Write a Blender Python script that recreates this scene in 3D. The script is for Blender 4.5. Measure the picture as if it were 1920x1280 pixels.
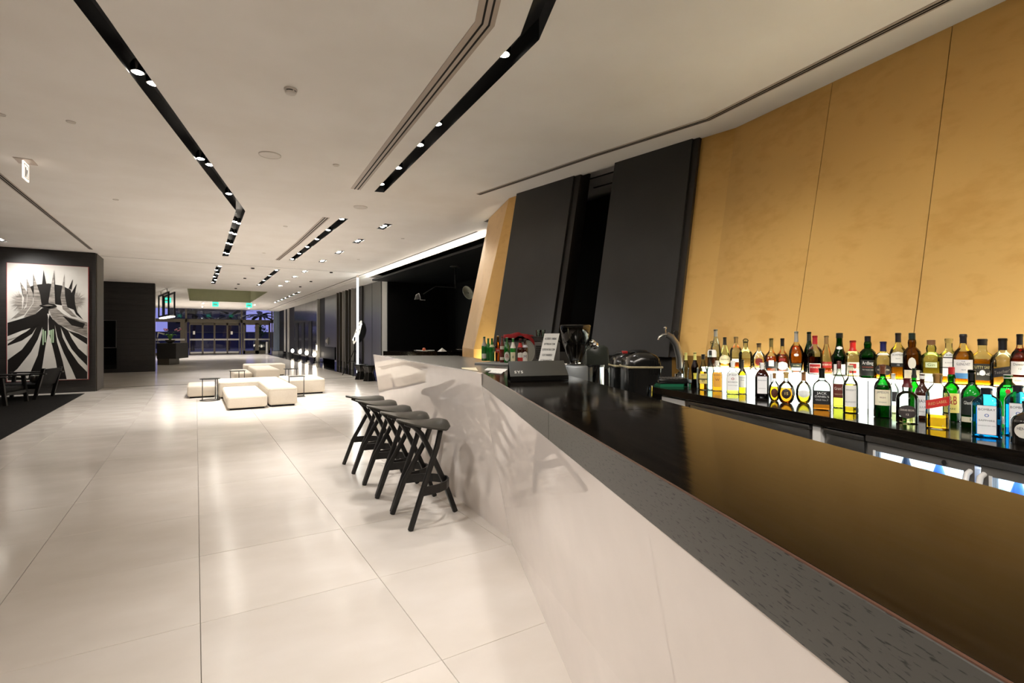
import bpy, bmesh, math, random
from mathutils import Vector, Matrix
from mathutils.geometry import tessellate_polygon
random.seed(7)
SC = bpy.context.scene
COL = SC.collection
for o in list(bpy.data.objects):
    bpy.data.objects.remove(o)
PI = math.pi

# ------------------------------------------------------------------ camera, world, exposure
H, FPX, YAW, HY = 1.422, 950.0, math.radians(31.96), 631.0
cd = bpy.data.cameras.new('camera'); cam = bpy.data.objects.new('camera', cd); COL.objects.link(cam)
cam.location = (0, 0, H); cam.rotation_euler = (PI/2, 0, -YAW)
cd.sensor_width = 36.0; cd.lens = 36.0*FPX/1920; cd.shift_y = (HY-640)/1920.0
cd.clip_start = 0.02; cd.clip_end = 400
SC.camera = cam
W = bpy.data.worlds.new('dusk'); SC.world = W; W.use_nodes = True
bg = W.node_tree.nodes['Background']; bg.inputs[0].default_value = (0.26, 0.24, 0.60, 1); bg.inputs[1].default_value = 0.7
SC.view_settings.view_transform = 'Standard'; SC.view_settings.look = 'None'
SC.view_settings.gamma = 1.0; SC.view_settings.use_curve_mapping = False
SC.view_settings.exposure = 1.22
cy = SC.cycles
cy.use_denoising = True; cy.max_bounces = 12; cy.diffuse_bounces = 5; cy.glossy_bounces = 5
cy.transmission_bounces = 10; cy.transparent_max_bounces = 24
cy.caustics_reflective = False; cy.caustics_refractive = False; cy.sample_clamp_indirect = 4.0
SPOT_W = 185.0
# area lights; the rear one is an added unseen fill behind the photographer
def area_light(name, loc, sx, sy, watts, colr=(1, .9, .8), rot=(0, 0, 0)):
    l = bpy.data.lights.new(name, 'AREA'); l.shape = 'RECTANGLE'; l.size = sx; l.size_y = sy
    l.energy = watts; l.color = colr
    o = bpy.data.objects.new(name, l); o.location = loc; o.rotation_euler = rot; COL.objects.link(o); return o
area_light('rear_fill_light', (-1.0, -2.2, 3.5), 3.0, 1.2, 70)

# ------------------------------------------------------------------ measuring helpers (photo pixel -> point of the room)
cY, sY = math.cos(YAW), math.sin(YAW)
def ray(px):
    a = (px-960)/FPX; return Vector((sY+a*cY, cY-a*sY))
def atd(px, d):                       # x, y at camera depth d
    r = ray(px)*d; return (r.x, r.y)
def zz(py, d): return H-(py-HY)*d/FPX
def dep(x, y): return x*sY+y*cY
def atz(px, py, z):
    d = (H-z)*FPX/(py-HY); r = ray(px)*d; return Vector((r.x, r.y, z))
def atX(px, py, X):
    r = ray(px); d = X/r.x; return Vector((X, r.y*d, zz(py, d)))
def atY(px, py, Y):
    r = ray(px); d = Y/r.y; return Vector((r.x*d, Y, zz(py, d)))
def ce(px, py): return atz(px, py, 3.6)
def on_line(px, P, Q):                # ray of a pixel column with a ground line
    r = ray(px); e = Q-P; det = r.x*(-e.y)+e.x*r.y
    t = (P.x*(-e.y)+e.x*P.y)/det; return r*t
def proj(x, y, z):
    d = dep(x, y); r = x*cY-y*sY
    if d < .05: return None
    return 960+FPX*r/d, HY-FPX*(z-H)/d

# ------------------------------------------------------------------ materials
def lin(c):
    if isinstance(c, str):
        c = tuple(int(c[i:i+2], 16)/255 for i in (0, 2, 4))
    return tuple((v/12.92 if v <= .04045 else ((v+.055)/1.055)**2.4) for v in c)+(1,)
MATS = {}
def mat(name, colr, rough=.5, metal=0, spec=.5, coat=0, emit=0, coat_rough=.03):
    if name in MATS: return MATS[name]
    m = bpy.data.materials.new(name); m.use_nodes = True
    b = m.node_tree.nodes['Principled BSDF']; c = lin(colr)
    b.inputs['Base Color'].default_value = c; b.inputs['Roughness'].default_value = rough
    b.inputs['Metallic'].default_value = metal; b.inputs['Specular IOR Level'].default_value = spec
    b.inputs['Coat Weight'].default_value = coat; b.inputs['Coat Roughness'].default_value = coat_rough
    if emit:
        b.inputs['Emission Color'].default_value = c; b.inputs['Emission Strength'].default_value = emit
    # faint procedural mottling so that no surface is a flat colour
    if not emit and not metal:
        nt = m.node_tree; tc = nt.nodes.new('ShaderNodeTexCoord'); n = nt.nodes.new('ShaderNodeTexNoise')
        n.inputs['Scale'].default_value = 6; n.inputs['Detail'].default_value = 4
        mx = nt.nodes.new('ShaderNodeMix'); mx.data_type = 'RGBA'; mx.blend_type = 'MULTIPLY'
        mx.inputs['Factor'].default_value = .12; mx.inputs['A'].default_value = c
        nt.links.new(tc.outputs['Object'], n.inputs['Vector']); nt.links.new(n.outputs['Fac'], mx.inputs['B'])
        nt.links.new(mx.outputs['Result'], b.inputs['Base Color'])
    MATS[name] = m; return m
def P(m): return m.node_tree.nodes['Principled BSDF']
def noise_color(m, ca, cb, scale=(1, 1, 1), nscale=5, detail=6, lo=.35, hi=.65, coord='Object', bump=0, rough=None):
    nt = m.node_tree; b = P(m)
    tc = nt.nodes.new('ShaderNodeTexCoord'); mp = nt.nodes.new('ShaderNodeMapping'); mp.inputs['Scale'].default_value = scale
    n = nt.nodes.new('ShaderNodeTexNoise'); n.inputs['Scale'].default_value = nscale; n.inputs['Detail'].default_value = detail
    r = nt.nodes.new('ShaderNodeValToRGB'); r.color_ramp.elements[0].position = lo; r.color_ramp.elements[1].position = hi
    r.color_ramp.elements[0].color = lin(ca); r.color_ramp.elements[1].color = lin(cb)
    nt.links.new(tc.outputs[coord], mp.inputs[0]); nt.links.new(mp.outputs[0], n.inputs['Vector'])
    nt.links.new(n.outputs['Fac'], r.inputs[0]); nt.links.new(r.outputs[0], b.inputs['Base Color'])
    if rough:
        mr = nt.nodes.new('ShaderNodeMapRange'); mr.inputs['To Min'].default_value = rough[0]; mr.inputs['To Max'].default_value = rough[1]
        nt.links.new(n.outputs['Fac'], mr.inputs['Value']); nt.links.new(mr.outputs[0], b.inputs['Roughness'])
    if bump:
        bp = nt.nodes.new('ShaderNodeBump'); bp.inputs['Strength'].default_value = bump; bp.inputs['Distance'].default_value = .002
        nt.links.new(n.outputs['Fac'], bp.inputs['Height']); nt.links.new(bp.outputs[0], b.inputs['Normal'])
    return m
M_ceil = noise_color(mat('ceiling_plaster', 'efece8', .9, spec=.2), 'ece8e4', 'f2efec', nscale=1.2, detail=3)
M_tile = mat('limestone_tile', 'd6ccc0', .16, spec=.5)
noise_color(M_tile, 'dad2c8', 'e6dfd7', scale=(1, 1.6, 1), nscale=1.6, detail=5, lo=.3, hi=.7, rough=(.12, .22))
def tile_variation(m):                # each tile slightly different in tone
    nt = m.node_tree; b = P(m); src = b.inputs['Base Color'].links[0].from_socket
    oi = nt.nodes.new('ShaderNodeObjectInfo'); mr = nt.nodes.new('ShaderNodeMapRange')
    mr.inputs['To Min'].default_value = .93; mr.inputs['To Max'].default_value = 1.0
    hs = nt.nodes.new('ShaderNodeHueSaturation')
    nt.links.new(oi.outputs['Random'], mr.inputs['Value']); nt.links.new(mr.outputs[0], hs.inputs['Value'])
    nt.links.new(src, hs.inputs['Color']); nt.links.new(hs.outputs[0], b.inputs['Base Color'])
tile_variation(M_tile)
M_floor = mat('limestone_floor', 'd3c9bd', .14); noise_color(M_floor, 'dad2c8', 'e4ddd4', nscale=.8, detail=4)
M_joint = mat('tile_joint', '968b80', .8)
M_blackstone = mat('black_floor_stone', '141414', .12)
M_barwhite = mat('white_solid_surface', 'e8dfd8', .015, spec=.5)
M_barwhite.node_tree.nodes['Principled BSDF'].inputs['IOR'].default_value = 1.7
M_wood = mat('ebonised_wood', '16130f', .16, spec=.25)
noise_color(M_wood, '0c0a08', '1d1813', scale=(1, .08, 1), nscale=60, detail=6, bump=.06, rough=(.06, .15))
M_fascia = mat('ebonised_wood_edge', '3a3835', .3, spec=.6)
def pores(m, ca, cb):                 # short dark pores along the grain
    nt = m.node_tree; b = P(m)
    tc = nt.nodes.new('ShaderNodeTexCoord'); mp = nt.nodes.new('ShaderNodeMapping'); mp.inputs['Scale'].default_value = (45, 45, 330)
    n = nt.nodes.new('ShaderNodeTexNoise'); n.inputs['Scale'].default_value = 1.0; n.inputs['Detail'].default_value = 3
    r = nt.nodes.new('ShaderNodeValToRGB'); r.color_ramp.elements[0].position = .36; r.color_ramp.elements[1].position = .41
    r.color_ramp.elements[0].color = lin(ca); r.color_ramp.elements[1].color = lin(cb)
    bp = nt.nodes.new('ShaderNodeBump'); bp.inputs['Strength'].default_value = .5; bp.inputs['Distance'].default_value = .002
    nt.links.new(tc.outputs['Object'], mp.inputs[0]); nt.links.new(mp.outputs[0], n.inputs['Vector'])
    nt.links.new(n.outputs['Fac'], r.inputs[0]); nt.links.new(r.outputs[0], b.inputs['Base Color'])
    nt.links.new(r.outputs[0], bp.inputs['Height']); nt.links.new(bp.outputs[0], b.inputs['Normal'])
pores(M_fascia, '070707', '464541')
M_redge = mat('worn_reddish_edge', '5a3a2a', .4)
M_gold = mat('gold_leaf', 'dbac58', .40, metal=.5, coat=.5, coat_rough=.38)
def gold_nodes(m):
    nt = m.node_tree; b = P(m)
    tc = nt.nodes.new('ShaderNodeTexCoord')
    n1 = nt.nodes.new('ShaderNodeTexNoise'); n1.inputs['Scale'].default_value = 2.2; n1.inputs['Detail'].default_value = 8
    mp = nt.nodes.new('ShaderNodeMapping'); mp.inputs['Scale'].default_value = (5, 5, 9)
    n2 = nt.nodes.new('ShaderNodeTexNoise'); n2.inputs['Scale'].default_value = 1.5; n2.inputs['Detail'].default_value = 5
    ad = nt.nodes.new('ShaderNodeMath'); ad.operation = 'ADD'
    r = nt.nodes.new('ShaderNodeValToRGB'); r.color_ramp.elements[0].position = .7; r.color_ramp.elements[1].position = 1.3
    r.color_ramp.elements[0].color = lin('d2a354'); r.color_ramp.elements[1].color = lin('dcb062')
    nt.links.new(tc.outputs['Object'], n1.inputs['Vector']); nt.links.new(tc.outputs['Object'], mp.inputs[0]); nt.links.new(mp.outputs[0], n2.inputs['Vector'])
    nt.links.new(n1.outputs['Fac'], ad.inputs[0]); nt.links.new(n2.outputs['Fac'], ad.inputs[1])
    nt.links.new(ad.outputs[0], r.inputs[0]); nt.links.new(r.outputs[0], b.inputs['Base Color'])
    bp = nt.nodes.new('ShaderNodeBump'); bp.inputs['Strength'].default_value = .10; bp.inputs['Distance'].default_value = .004
    nt.links.new(ad.outputs[0], bp.inputs['Height']); nt.links.new(bp.outputs[0], b.inputs['Normal'])
gold_nodes(M_gold)
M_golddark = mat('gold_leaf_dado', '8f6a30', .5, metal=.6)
M_blkpanel = noise_color(mat('blackened_panel', '2b2a28', .42, spec=.5), '1f1e1c', '272624', nscale=1.5, bump=.05)
M_dkbrown = mat('dark_brown_edge', '1d1712', .5)
M_black = mat('black_matt', '0b0b0b', .55, spec=.2)
M_blackgloss = mat('black_gloss', '0a0a0a', .08, spec=.6)
M_trough = mat('trough_black', '060606', .35)
M_rail = mat('spot_chrome', 'c8c8c8', .15, metal=1)
M_lens = mat('lamp_lens', 'fff6e8', emit=45)
M_ledstrip = mat('led_strip', 'fff3e0', emit=7)
M_ledtube = mat('led_tube', 'fbfff8', emit=7)
M_plastic = mat('white_plastic', 'd6cfc8', .5)
M_alu = mat('painted_aluminium', 'b9aca2', .45)
M_slot = mat('dark_slot', '14110f', .8)
M_steel = mat('brushed_steel', '8d8b88', .3, metal=.9)
M_steeldk = mat('dark_steel', '6c6964', .35, metal=.25)
M_chrome = mat('chrome', 'e0e0e0', .06, metal=1)
M_cream = mat('cream_board', 'd8cfae', .5)
M_greysteel = mat('grey_worktop', '6f6d69', .25, metal=.5)
M_sofa = mat('cream_upholstery', 'c4b9a6', .9, spec=.2); noise_color(M_sofa, 'c6bcac', 'cac1b2', nscale=60, detail=3, bump=.05)
M_tableblk = mat('black_metal', '12110f', .4)
M_stool = mat('black_stained_ash', '0c0b09', .38)
M_seat = mat('olive_black_seat', '302e26', .34, spec=.5)
M_carpet = mat('charcoal_carpet', '1d1c1b', .95, spec=.1); noise_color(M_carpet, '181716', '232221', nscale=40)
M_darkwall = mat('black_veneer', '1a1815', .5); noise_color(M_darkwall, '13110f', '201d1a', scale=(1, 1, 14), nscale=3, bump=.1)
M_wallplain = mat('plain_wall', '4a443e', .9)
M_greygreen = mat('void_plaster', 'c6c8ab', .9)
M_canvas = mat('painting_ground', 'c9c6bf', .25, spec=.5)
M_pblack = mat('painting_black', '1b1917', .3)
M_pgrey = mat('painting_grey', '77716a', .35); noise_color(M_pgrey, '55504a', '9b958d', scale=(1, 1, 6), nscale=5, lo=.3, hi=.7)
M_red = mat('red_edge', '8a1716', .5)
M_bronze = mat('bronze_frame', '5d574c', .35, metal=.6)
M_panelgrey = mat('satin_grey_panel', '5d5c58', .3, metal=.35)
M_panelblue = mat('reflective_panel', '3c3f46', .16, metal=.4)
M_panelgrad = mat('light_trim', 'a5a29b', .4)
M_lightbox = mat('lit_opal_glass', 'f0fbf0', emit=1.5)
M_glasstop = mat('lit_glass_edge', 'fdf6da', .1, emit=3)
M_red_cloth = mat('red_cloth', 'a01c1f', .9)
M_card = mat('white_card', 'dcdad3', .6)
M_ink = mat('black_ink', '151515', .6)
M_white = mat('white_gloss', 'e3e1dc', .25)
M_green = mat('green_edge', '1d6b4a', .3)
M_applblk = mat('black_appliance', '1b1b1a', .16, spec=.6)
M_hood = mat('grey_green_hood', '3b3f38', .25, spec=.5)
M_night = mat('night_ground', '20222a', .4)
M_leafdk = mat('night_palm_leaf', '1b241c', .7)
M_leaf = mat('green_leaf', '4f7a33', .6)
M_trunk = mat('palm_trunk', '3a2f26', .8)
M_pink = mat('orchid_petal', 'd98aa0', .6)
M_exitgreen = mat('exit_sign_face', '35c79b', .4, emit=1.0)
M_exitwhite = mat('exit_white_face', 'fff2e2', .4, emit=.6)
M_navy = mat('night_navy_wall', '23263f', .6)

def glass(name, colr, dens=1.0, gloss=.02):
    if name in MATS: return MATS[name]
    m = bpy.data.materials.new(name); m.use_nodes = True; nt = m.node_tree
    for n in list(nt.nodes): nt.nodes.remove(n)
    out = nt.nodes.new('ShaderNodeOutputMaterial'); mix = nt.nodes.new('ShaderNodeMixShader')
    tr = nt.nodes.new('ShaderNodeBsdfTransparent'); gl = nt.nodes.new('ShaderNodeBsdfGlossy'); gl.inputs['Roughness'].default_value = gloss
    fr = nt.nodes.new('ShaderNodeFresnel'); fr.inputs['IOR'].default_value = 1.9 if name == 'hopper_smoke' else 1.45
    lw = nt.nodes.new('ShaderNodeLayerWeight'); lw.inputs['Blend'].default_value = .35
    cr = nt.nodes.new('ShaderNodeValToRGB'); c = lin(colr)
    cr.color_ramp.elements[0].position = .35; cr.color_ramp.elements[0].color = c          # seen face on
    cr.color_ramp.elements[1].position = .95; cr.color_ramp.elements[1].color = tuple((v**(1+2.2*dens))*.55 for v in c[:3])+(1,)   # long way through the edge
    nt.links.new(lw.outputs['Facing'], cr.inputs[0]); nt.links.new(cr.outputs[0], tr.inputs[0])
    nt.links.new(fr.outputs[0], mix.inputs[0]); nt.links.new(tr.outputs[0], mix.inputs[1]); nt.links.new(gl.outputs[0], mix.inputs[2])
    nt.links.new(mix.outputs[0], out.inputs[0]); MATS[name] = m; return m
def liquid(name, colr):
    if name in MATS: return MATS[name]
    m = bpy.data.materials.new(name); m.use_nodes = True; b = P(m)
    b.inputs['Base Color'].default_value = lin(colr); b.inputs['Transmission Weight'].default_value = 1
    b.inputs['IOR'].default_value = 1.33; b.inputs['Roughness'].default_value = .01
    MATS[name] = m; return m
M_pane = glass('clear_pane', 'e8eef0', .2)

# ------------------------------------------------------------------ mesh builder
class MB:
    def __init__(s): s.v = []; s.f = []
    def add(s, vs, fs):
        n = len(s.v); s.v += [tuple(v) for v in vs]; s.f += [tuple(i+n for i in f) for f in fs]; return s
    def box(s, x0, x1, y0, y1, z0, z1):
        v = [(x, y, z) for x in (x0, x1) for y in (y0, y1) for z in (z0, z1)]
        return s.add(v, [(0, 1, 3, 2), (4, 6, 7, 5), (0, 4, 5, 1), (2, 3, 7, 6), (0, 2, 6, 4), (1, 5, 7, 3)])
    def hexa(s, b, t):                # four bottom points and four top points
        return s.add(list(b)+list(t), [(0, 3, 2, 1), (4, 5, 6, 7), (0, 1, 5, 4), (1, 2, 6, 5), (2, 3, 7, 6), (3, 0, 4, 7)])
    def prism(s, poly, z0, z1):
        n = len(poly); v = [(p[0], p[1], z0) for p in poly]+[(p[0], p[1], z1) for p in poly]
        return s.add(v, [tuple(range(n-1, -1, -1)), tuple(range(n, 2*n))]+[(i, (i+1) % n, n+(i+1) % n, n+i) for i in range(n)])
    def slab(s, quad, off):           # quad of 3D points thickened by a vector
        o = Vector(off); return s.hexa([Vector(p) for p in quad], [Vector(p)+o for p in quad])
    def lathe(s, prof, seg=24, sx=1, sy=1, n=2, ang=0, c=(0, 0, 0), caps=True):
        vs = []; fs = []; ca, sa = math.cos(ang), math.sin(ang)
        for r, z in prof:
            for k in range(seg):
                a = 2*PI*k/seg; x, y = sup(a, n); x *= r*sx; y *= r*sy
                vs.append((c[0]+x*ca-y*sa, c[1]+x*sa+y*ca, c[2]+z))
        for i in range(len(prof)-1):
            for k in range(seg):
                a, b = i*seg+k, i*seg+(k+1) % seg; fs.append((a, b, b+seg, a+seg))
        if caps:
            fs.append(tuple(range(seg-1, -1, -1))); fs.append(tuple((len(prof)-1)*seg+k for k in range(seg)))
        return s.add(vs, fs)
    def cyl(s, c, r, z0, z1, seg=20): return s.lathe([(r, z0), (r, z1)], seg, c=(c[0], c[1], 0))
    def tube(s, pts, r, seg=8, r2=None, flat=None):
        pts = [Vector(p) for p in pts]; vs = []; fs = []; n = len(pts)
        up = Vector((0, 0, 1))
        for i, p in enumerate(pts):
            t = (pts[min(i+1, n-1)]-pts[max(i-1, 0)]).normalized()
            a = t.cross(up)
            if a.length < 1e-3: a = t.cross(Vector((1, 0, 0)))
            a.normalize(); b = a.cross(t).normalized()
            rr = r if r2 is None else r+(r2-r)*i/(n-1)
            for k in range(seg):
                th = 2*PI*(k+.5)/seg
                u, w = (math.cos(th)*rr, math.sin(th)*rr)
                if flat: u *= flat
                vs.append(p+a*u+b*w)
        for i in range(n-1):
            for k in range(seg):
                q, w = i*seg+k, i*seg+(k+1) % seg; fs.append((q, q+seg, w+seg, w))
        fs.append(tuple(range(seg))); fs.append(tuple((n-1)*seg+k for k in reversed(range(seg))))
        return s.add(vs, fs)
    def sphere(s, c, r, seg=16, rings=10, sz=1):
        prof = [(max(1e-4, r*math.sin(PI*i/rings)), -r*sz*math.cos(PI*i/rings)) for i in range(rings+1)]
        return s.lathe(prof, seg, c=c)
    def grid(s, rows):                # rows of points -> quads
        n = len(rows[0]); vs = [p for r in rows for p in r]
        return s.add(vs, [(i*n+k, i*n+k+1, (i+1)*n+k+1, (i+1)*n+k) for i in range(len(rows)-1) for k in range(n-1)])
    def done(s, name, m, parent=None, bevel=0, smooth=None, loc=None, rz=0, fix=True, seg=2):
        me = bpy.data.meshes.new(name); me.from_pydata(s.v, [], s.f)
        if fix or bevel:
            bm = bmesh.new(); bm.from_mesh(me)
            if bevel:
                bmesh.ops.remove_doubles(bm, verts=bm.verts, dist=1e-5)
            bmesh.ops.recalc_face_normals(bm, faces=bm.faces)
            if bevel:
                ed = [e for e in bm.edges if len(e.link_faces) == 2 and e.calc_face_angle(0) > .6]
                bmesh.ops.bevel(bm, geom=ed, offset=bevel, segments=seg, profile=.5, affect='EDGES', clamp_overlap=True)
            bm.to_mesh(me); bm.free()
        if smooth is None: smooth = 35 if bevel else 0
        if smooth:
            me.polygons.foreach_set('use_smooth', [True]*len(me.polygons)); me.set_sharp_from_angle(angle=math.radians(smooth))
        me.materials.append(m); o = bpy.data.objects.new(name, me); COL.objects.link(o)
        if loc: o.location = loc
        o.rotation_euler.z = rz
        if parent: o.parent = parent
        return o
def sup(a, n):
    c, s_ = math.cos(a), math.sin(a)
    if n == 2: return c, s_
    d = (abs(c)**n+abs(s_)**n)**(1.0/n); return c/d, s_/d
def tag(o, label=None, cat=None, group=None, kind=None):
    if label: o['label'] = label
    if cat: o['category'] = cat
    if group: o['group'] = group
    if kind: o['kind'] = kind
    return o
def thing(name, label, cat, loc=(0, 0, 0), rz=0, group=None):
    o = bpy.data.objects.new(name, None); o.empty_display_size = .1; COL.objects.link(o)
    o.location = loc; o.rotation_euler.z = rz; return tag(o, label, cat, group)
def copy_tree(o, parent=None):
    c = o.copy(); COL.objects.link(c)
    if parent: c.parent = parent
    for ch in list(o.children): copy_tree(ch, c)
    return c
def struct(o, label=None, cat=None): return tag(o, label, cat, kind='structure')
def text_mesh(txt, size, bold=0):     # flat lettering, centred, in the x-y plane
    cu = bpy.data.curves.new('t', 'FONT'); cu.body = txt; cu.size = size; cu.align_x = 'CENTER'; cu.align_y = 'CENTER'; cu.resolution_u = 2
    cu.offset = bold; cu.space_line = 1.0
    ob = bpy.data.objects.new('t', cu); COL.objects.link(ob); dg = bpy.context.evaluated_depsgraph_get(); dg.update()
    me = bpy.data.meshes.new_from_object(ob.evaluated_get(dg)); bpy.data.objects.remove(ob); bpy.data.curves.remove(cu)
    v = [tuple(x.co) for x in me.vertices]; f = [tuple(p.vertices) for p in me.polygons]; bpy.data.meshes.remove(me); return v, f
def lettering(txt, size, origin, right, up, m, parent, bold=0, lift=.0006, name='lettering', width=None):
    v, f = text_mesh(txt, size, bold); R = Vector(right).normalized(); U = Vector(up).normalized(); N = R.cross(U)
    if width and v:
        w = max(p[0] for p in v)-min(p[0] for p in v); k = width/w if w > 0 else 1; v = [(p[0]*k, p[1], 0) for p in v]
    mb = MB(); mb.add([Vector(origin)+R*p[0]+U*p[1]+N*lift for p in v], f); return mb.done(name, m, parent, fix=False)

# ================================================================== ROOM
T0 = Vector((4.459, 1.083)); T1 = Vector((4.786, 3.251)); T2 = Vector((4.222, 6.534)); T3 = Vector((4.19, 6.79)); T4 = Vector((4.60, 8.17))
def nrm(a, b):
    e = (b-a).normalized(); return Vector((-e.y, e.x))
e0 = (T1-T0).normalized(); e1 = (T2-T1).normalized()
n0 = Vector((-e0.y, e0.x)); n1 = Vector((-e1.y, e1.x))
LEAN = .5; ZB = 1.23; ZC = 3.6
def lower(p, n): return p+n*LEAN
TN = T0-e0*2.6                        # the gold wall runs on beside the photographer
B1 = T1+(n0+n1)*(LEAN/(1+n0.dot(n1)))

# floor ------------------------------------------------------------
TS = .9; GX = .019; GY = 2.054
fl = bpy.data.meshes.new('floor')
mb = MB(); mb.box(-12, 12, -6, 17.93, -.2, -.014); mb.box(-12, 4.85, 17.95, 46.4, -.2, 0)
floor = struct(mb.done('floor', M_joint, fix=True))
fm = MB(); fm.box(-12, 4.85, 17.96, 46.4, -.01, .0008)
fm.done('far_paving', M_floor, floor)
tme = None
def visible(x, y):
    for (a, b) in ((0, 0), (TS, 0), (0, TS), (TS, TS), (TS/2, TS/2)):
        p = proj(x+a, y+b, 0)
        if p and -60 < p[0] < 1980 and 600 < p[1] < 1340: return True
    return False
NT = 0; rest = MB()
for j in range(-4, 18):
    for i in range(-8, 6):
        x0 = GX+i*TS; y0 = GY+j*TS; y1 = min(y0+TS, 17.92)
        if y1-y0 < .1 or x0 > 4.8: continue
        if visible(x0, y0) and y1 == y0+TS and x0+TS < 4.9 and NT < 298 and not (x0 > 2.9 and y0 < 8):
            if tme is None:
                b = MB(); g = .0013; b.box(g, TS-g, g, TS-g, -.014, 0)
                o = b.done('tile', M_tile, floor, bevel=.0012, seg=1); tme = o.data
            else:
                o = bpy.data.objects.new('tile', tme); COL.objects.link(o); o.parent = floor
            o.location = (x0, y0, random.uniform(-.0003, .0003)); NT += 1
        else:
            rest.box(x0+.0013, min(x0+TS, 4.9)-.0013, y0+.0013, y1-.0013, -.014, 0)
tag(rest.done('tile_rest', M_tile, floor), kind='stuff')
mb = MB(); mb.box(-12, 12, 17.925, 17.955, -.02, .004)
struct(mb.done('trim_1', M_tableblk))
mb = MB(); mb.box(4.9, 9, 8.3, 17.92, -.012, .001); mb.box(4.86, 9, 17.96, 46.4, -.012, .003)
struct(mb.done('trim_2', M_blackstone))

# ceiling ------------------------------------------------------------
TR1L = [(-1.945, -1.5), (-.46, 5.25), (.001, 7.345), (.584, 9.948), (.603, 15.732)]
TR1R = [(-1.80, -1.5), (-.323, 5.25), (.15, 7.36), (.726, 9.903), (.748, 15.70)]
TR2L = [(.26, -1.5), (1.991, 3.078), (2.274, 7.547)]
TR2R = [(.415, -1.5), (2.135, 3.046), (2.409, 7.51)]
def ring(l, r): return l+r[::-1]
HOLES = [ring(TR1L, TR1R), ring(TR2L, TR2R),
         [(2.245, 9.55), (2.245, 15.61), (2.39, 15.61), (2.39, 9.55)],
         [(2.18, 17.97), (2.18, 24.05), (2.33, 24.05), (2.33, 17.97)],
         [(.53, 17.97), (.53, 24.2), (.68, 24.2), (.68, 17.97)],
         [(4.23, 26.5), (4.23, 35.7), (4.38, 35.7), (4.38, 26.5)]]
SING = [(3.166, 9.85), (3.146, 11.66), (3.143, 13.475), (3.104, 15.298), (3.085, 18.065), (3.064, 19.863), (3.062, 21.767), (3.068, 23.757), (-3.74, 15.75)]
for x, y in SING: HOLES.append([(x-.075, y-.28), (x-.075, y+.28), (x+.075, y+.28), (x+.075, y-.28)])
VOID = [(-.33, 27.15), (-.33, 36.3), (2.96, 36.3), (2.96, 27.15)]
HOLES.append(VOID)
OUT = [(-12, -6), (TN.x+.25, -6), (TN.x+.02, TN.y), (T0.x, T0.y), (T1.x, T1.y), (T2.x, T2.y), (T3.x, T3.y), (T4.x, T4.y), (4.62, 8.42), (5.1, 8.42), (5.1, 46.5), (-12, 46.5)]
def sheet(outer, holes, z, thick=0):
    loops = [[Vector((x, y, 0)) for x, y in lp] for lp in [outer]+holes]
    tris = tessellate_polygon(loops); pts = [p for lp in loops for p in lp]
    return [(p.x, p.y, z) for p in pts], [tuple(t) for t in tris]
mb = MB(); v, f = sheet(OUT, HOLES, ZC); mb.add(v, f)
ceiling = mb.done('ceiling', M_ceil, fix=False)
for p in ceiling.data.polygons: pass
struct(ceiling)
mb = MB()                              # upstand of the entrance void and its lid
for i in range(4):
    a, b = VOID[i], VOID[(i+1) % 4]; mb.add([(a[0], a[1], 3.6), (b[0], b[1], 3.6), (b[0], b[1], 4.5), (a[0], a[1], 4.5)], [(0, 1, 2, 3)])
mb.add([(x, y, 4.5) for x, y in VOID], [(0, 1, 2, 3)])
mb.done('void_upstand', M_greygreen, ceiling, fix=False)
mb = MB(); mb.add([(5.1, 8.42, 3.6), (5.1, 46.5, 3.6), (5.1, 46.5, 3.75), (5.1, 8.42, 3.75)], [(0, 1, 2, 3)])
mb.add([(4.6, 8.17, 3.6), (4.62, 8.42, 3.6), (4.62, 8.42, 3.9), (4.6, 8.17, 3.9)], [(0, 1, 2, 3)]); mb.add([(4.62, 8.42, 3.6), (5.1, 8.42, 3.6), (5.1, 8.42, 3.9), (4.62, 8.42, 3.9)], [(0, 1, 2, 3)])
mb.done('ceiling_edge', M_ceil, ceiling, fix=False)
mb = MB(); mb.box(-12, 12, -6, 46.6, 4.7, 4.8); struct(mb.done('roof', M_wallplain))
# joint line across the ceiling
mb = MB(); mb.box(-9, 5.1, 17.45, 17.47, 3.5985, 3.6); struct(mb.done('trim_3', M_slot))
mb = MB(); mb.box(4.93, 4.965, 9.3, 46, 3.596, 3.6); struct(mb.done('trim_4', M_slot))

# shell out of view --------------------------------------------------
mb = MB(); mb.box(-12, 12, -6.2, -6, 0, 4.7); struct(mb.done('wall_back', M_wallplain))
mb = MB(); mb.box(-12.2, -12, -6, 46.5, 0, 4.7); struct(mb.done('wall_left', M_wallplain))
mb = MB(); mb.box(9, 9.2, -6, 46.5, 0, 4.7); struct(mb.done('wall_outer_right', M_black))

# gold and black leaning wall ----------------------------------------
wall = thing('wall_right', None, None); struct(wall)
def lean_panel(name, a, b, c, d, m, th=.05, par=wall, z0=ZB, z1=ZC+.03):
    """a,b top points, c,d bottom points under b and a; back thickness away from the room"""
    n = Vector((b.y-a.y, a.x-b.x)).normalized()
    if n.x < 0: n = -n
    q = [(d.x, d.y, z0), (c.x, c.y, z0), (b.x, b.y, z1), (a.x, a.y, z1)]
    mb = MB(); mb.slab(q, (n.x*th, n.y*th, 0)); return mb.done(name, m, par)
def seg_pt(px): return on_line(px, T0, T1)
sA = on_line(1562, T0, T1); sB = on_line(1787, T0, T1)
gap = .0025
edges = [TN, sB, sA, T1]
for i in range(3):
    a, b = edges[i]+e0*gap, edges[i+1]-e0*(gap if i < 2 else 0)
    bb = lower(b, n0) if i < 2 else B1
    lean_panel('gold_panel', a, b, bb, lower(a, n0), M_gold)
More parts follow.
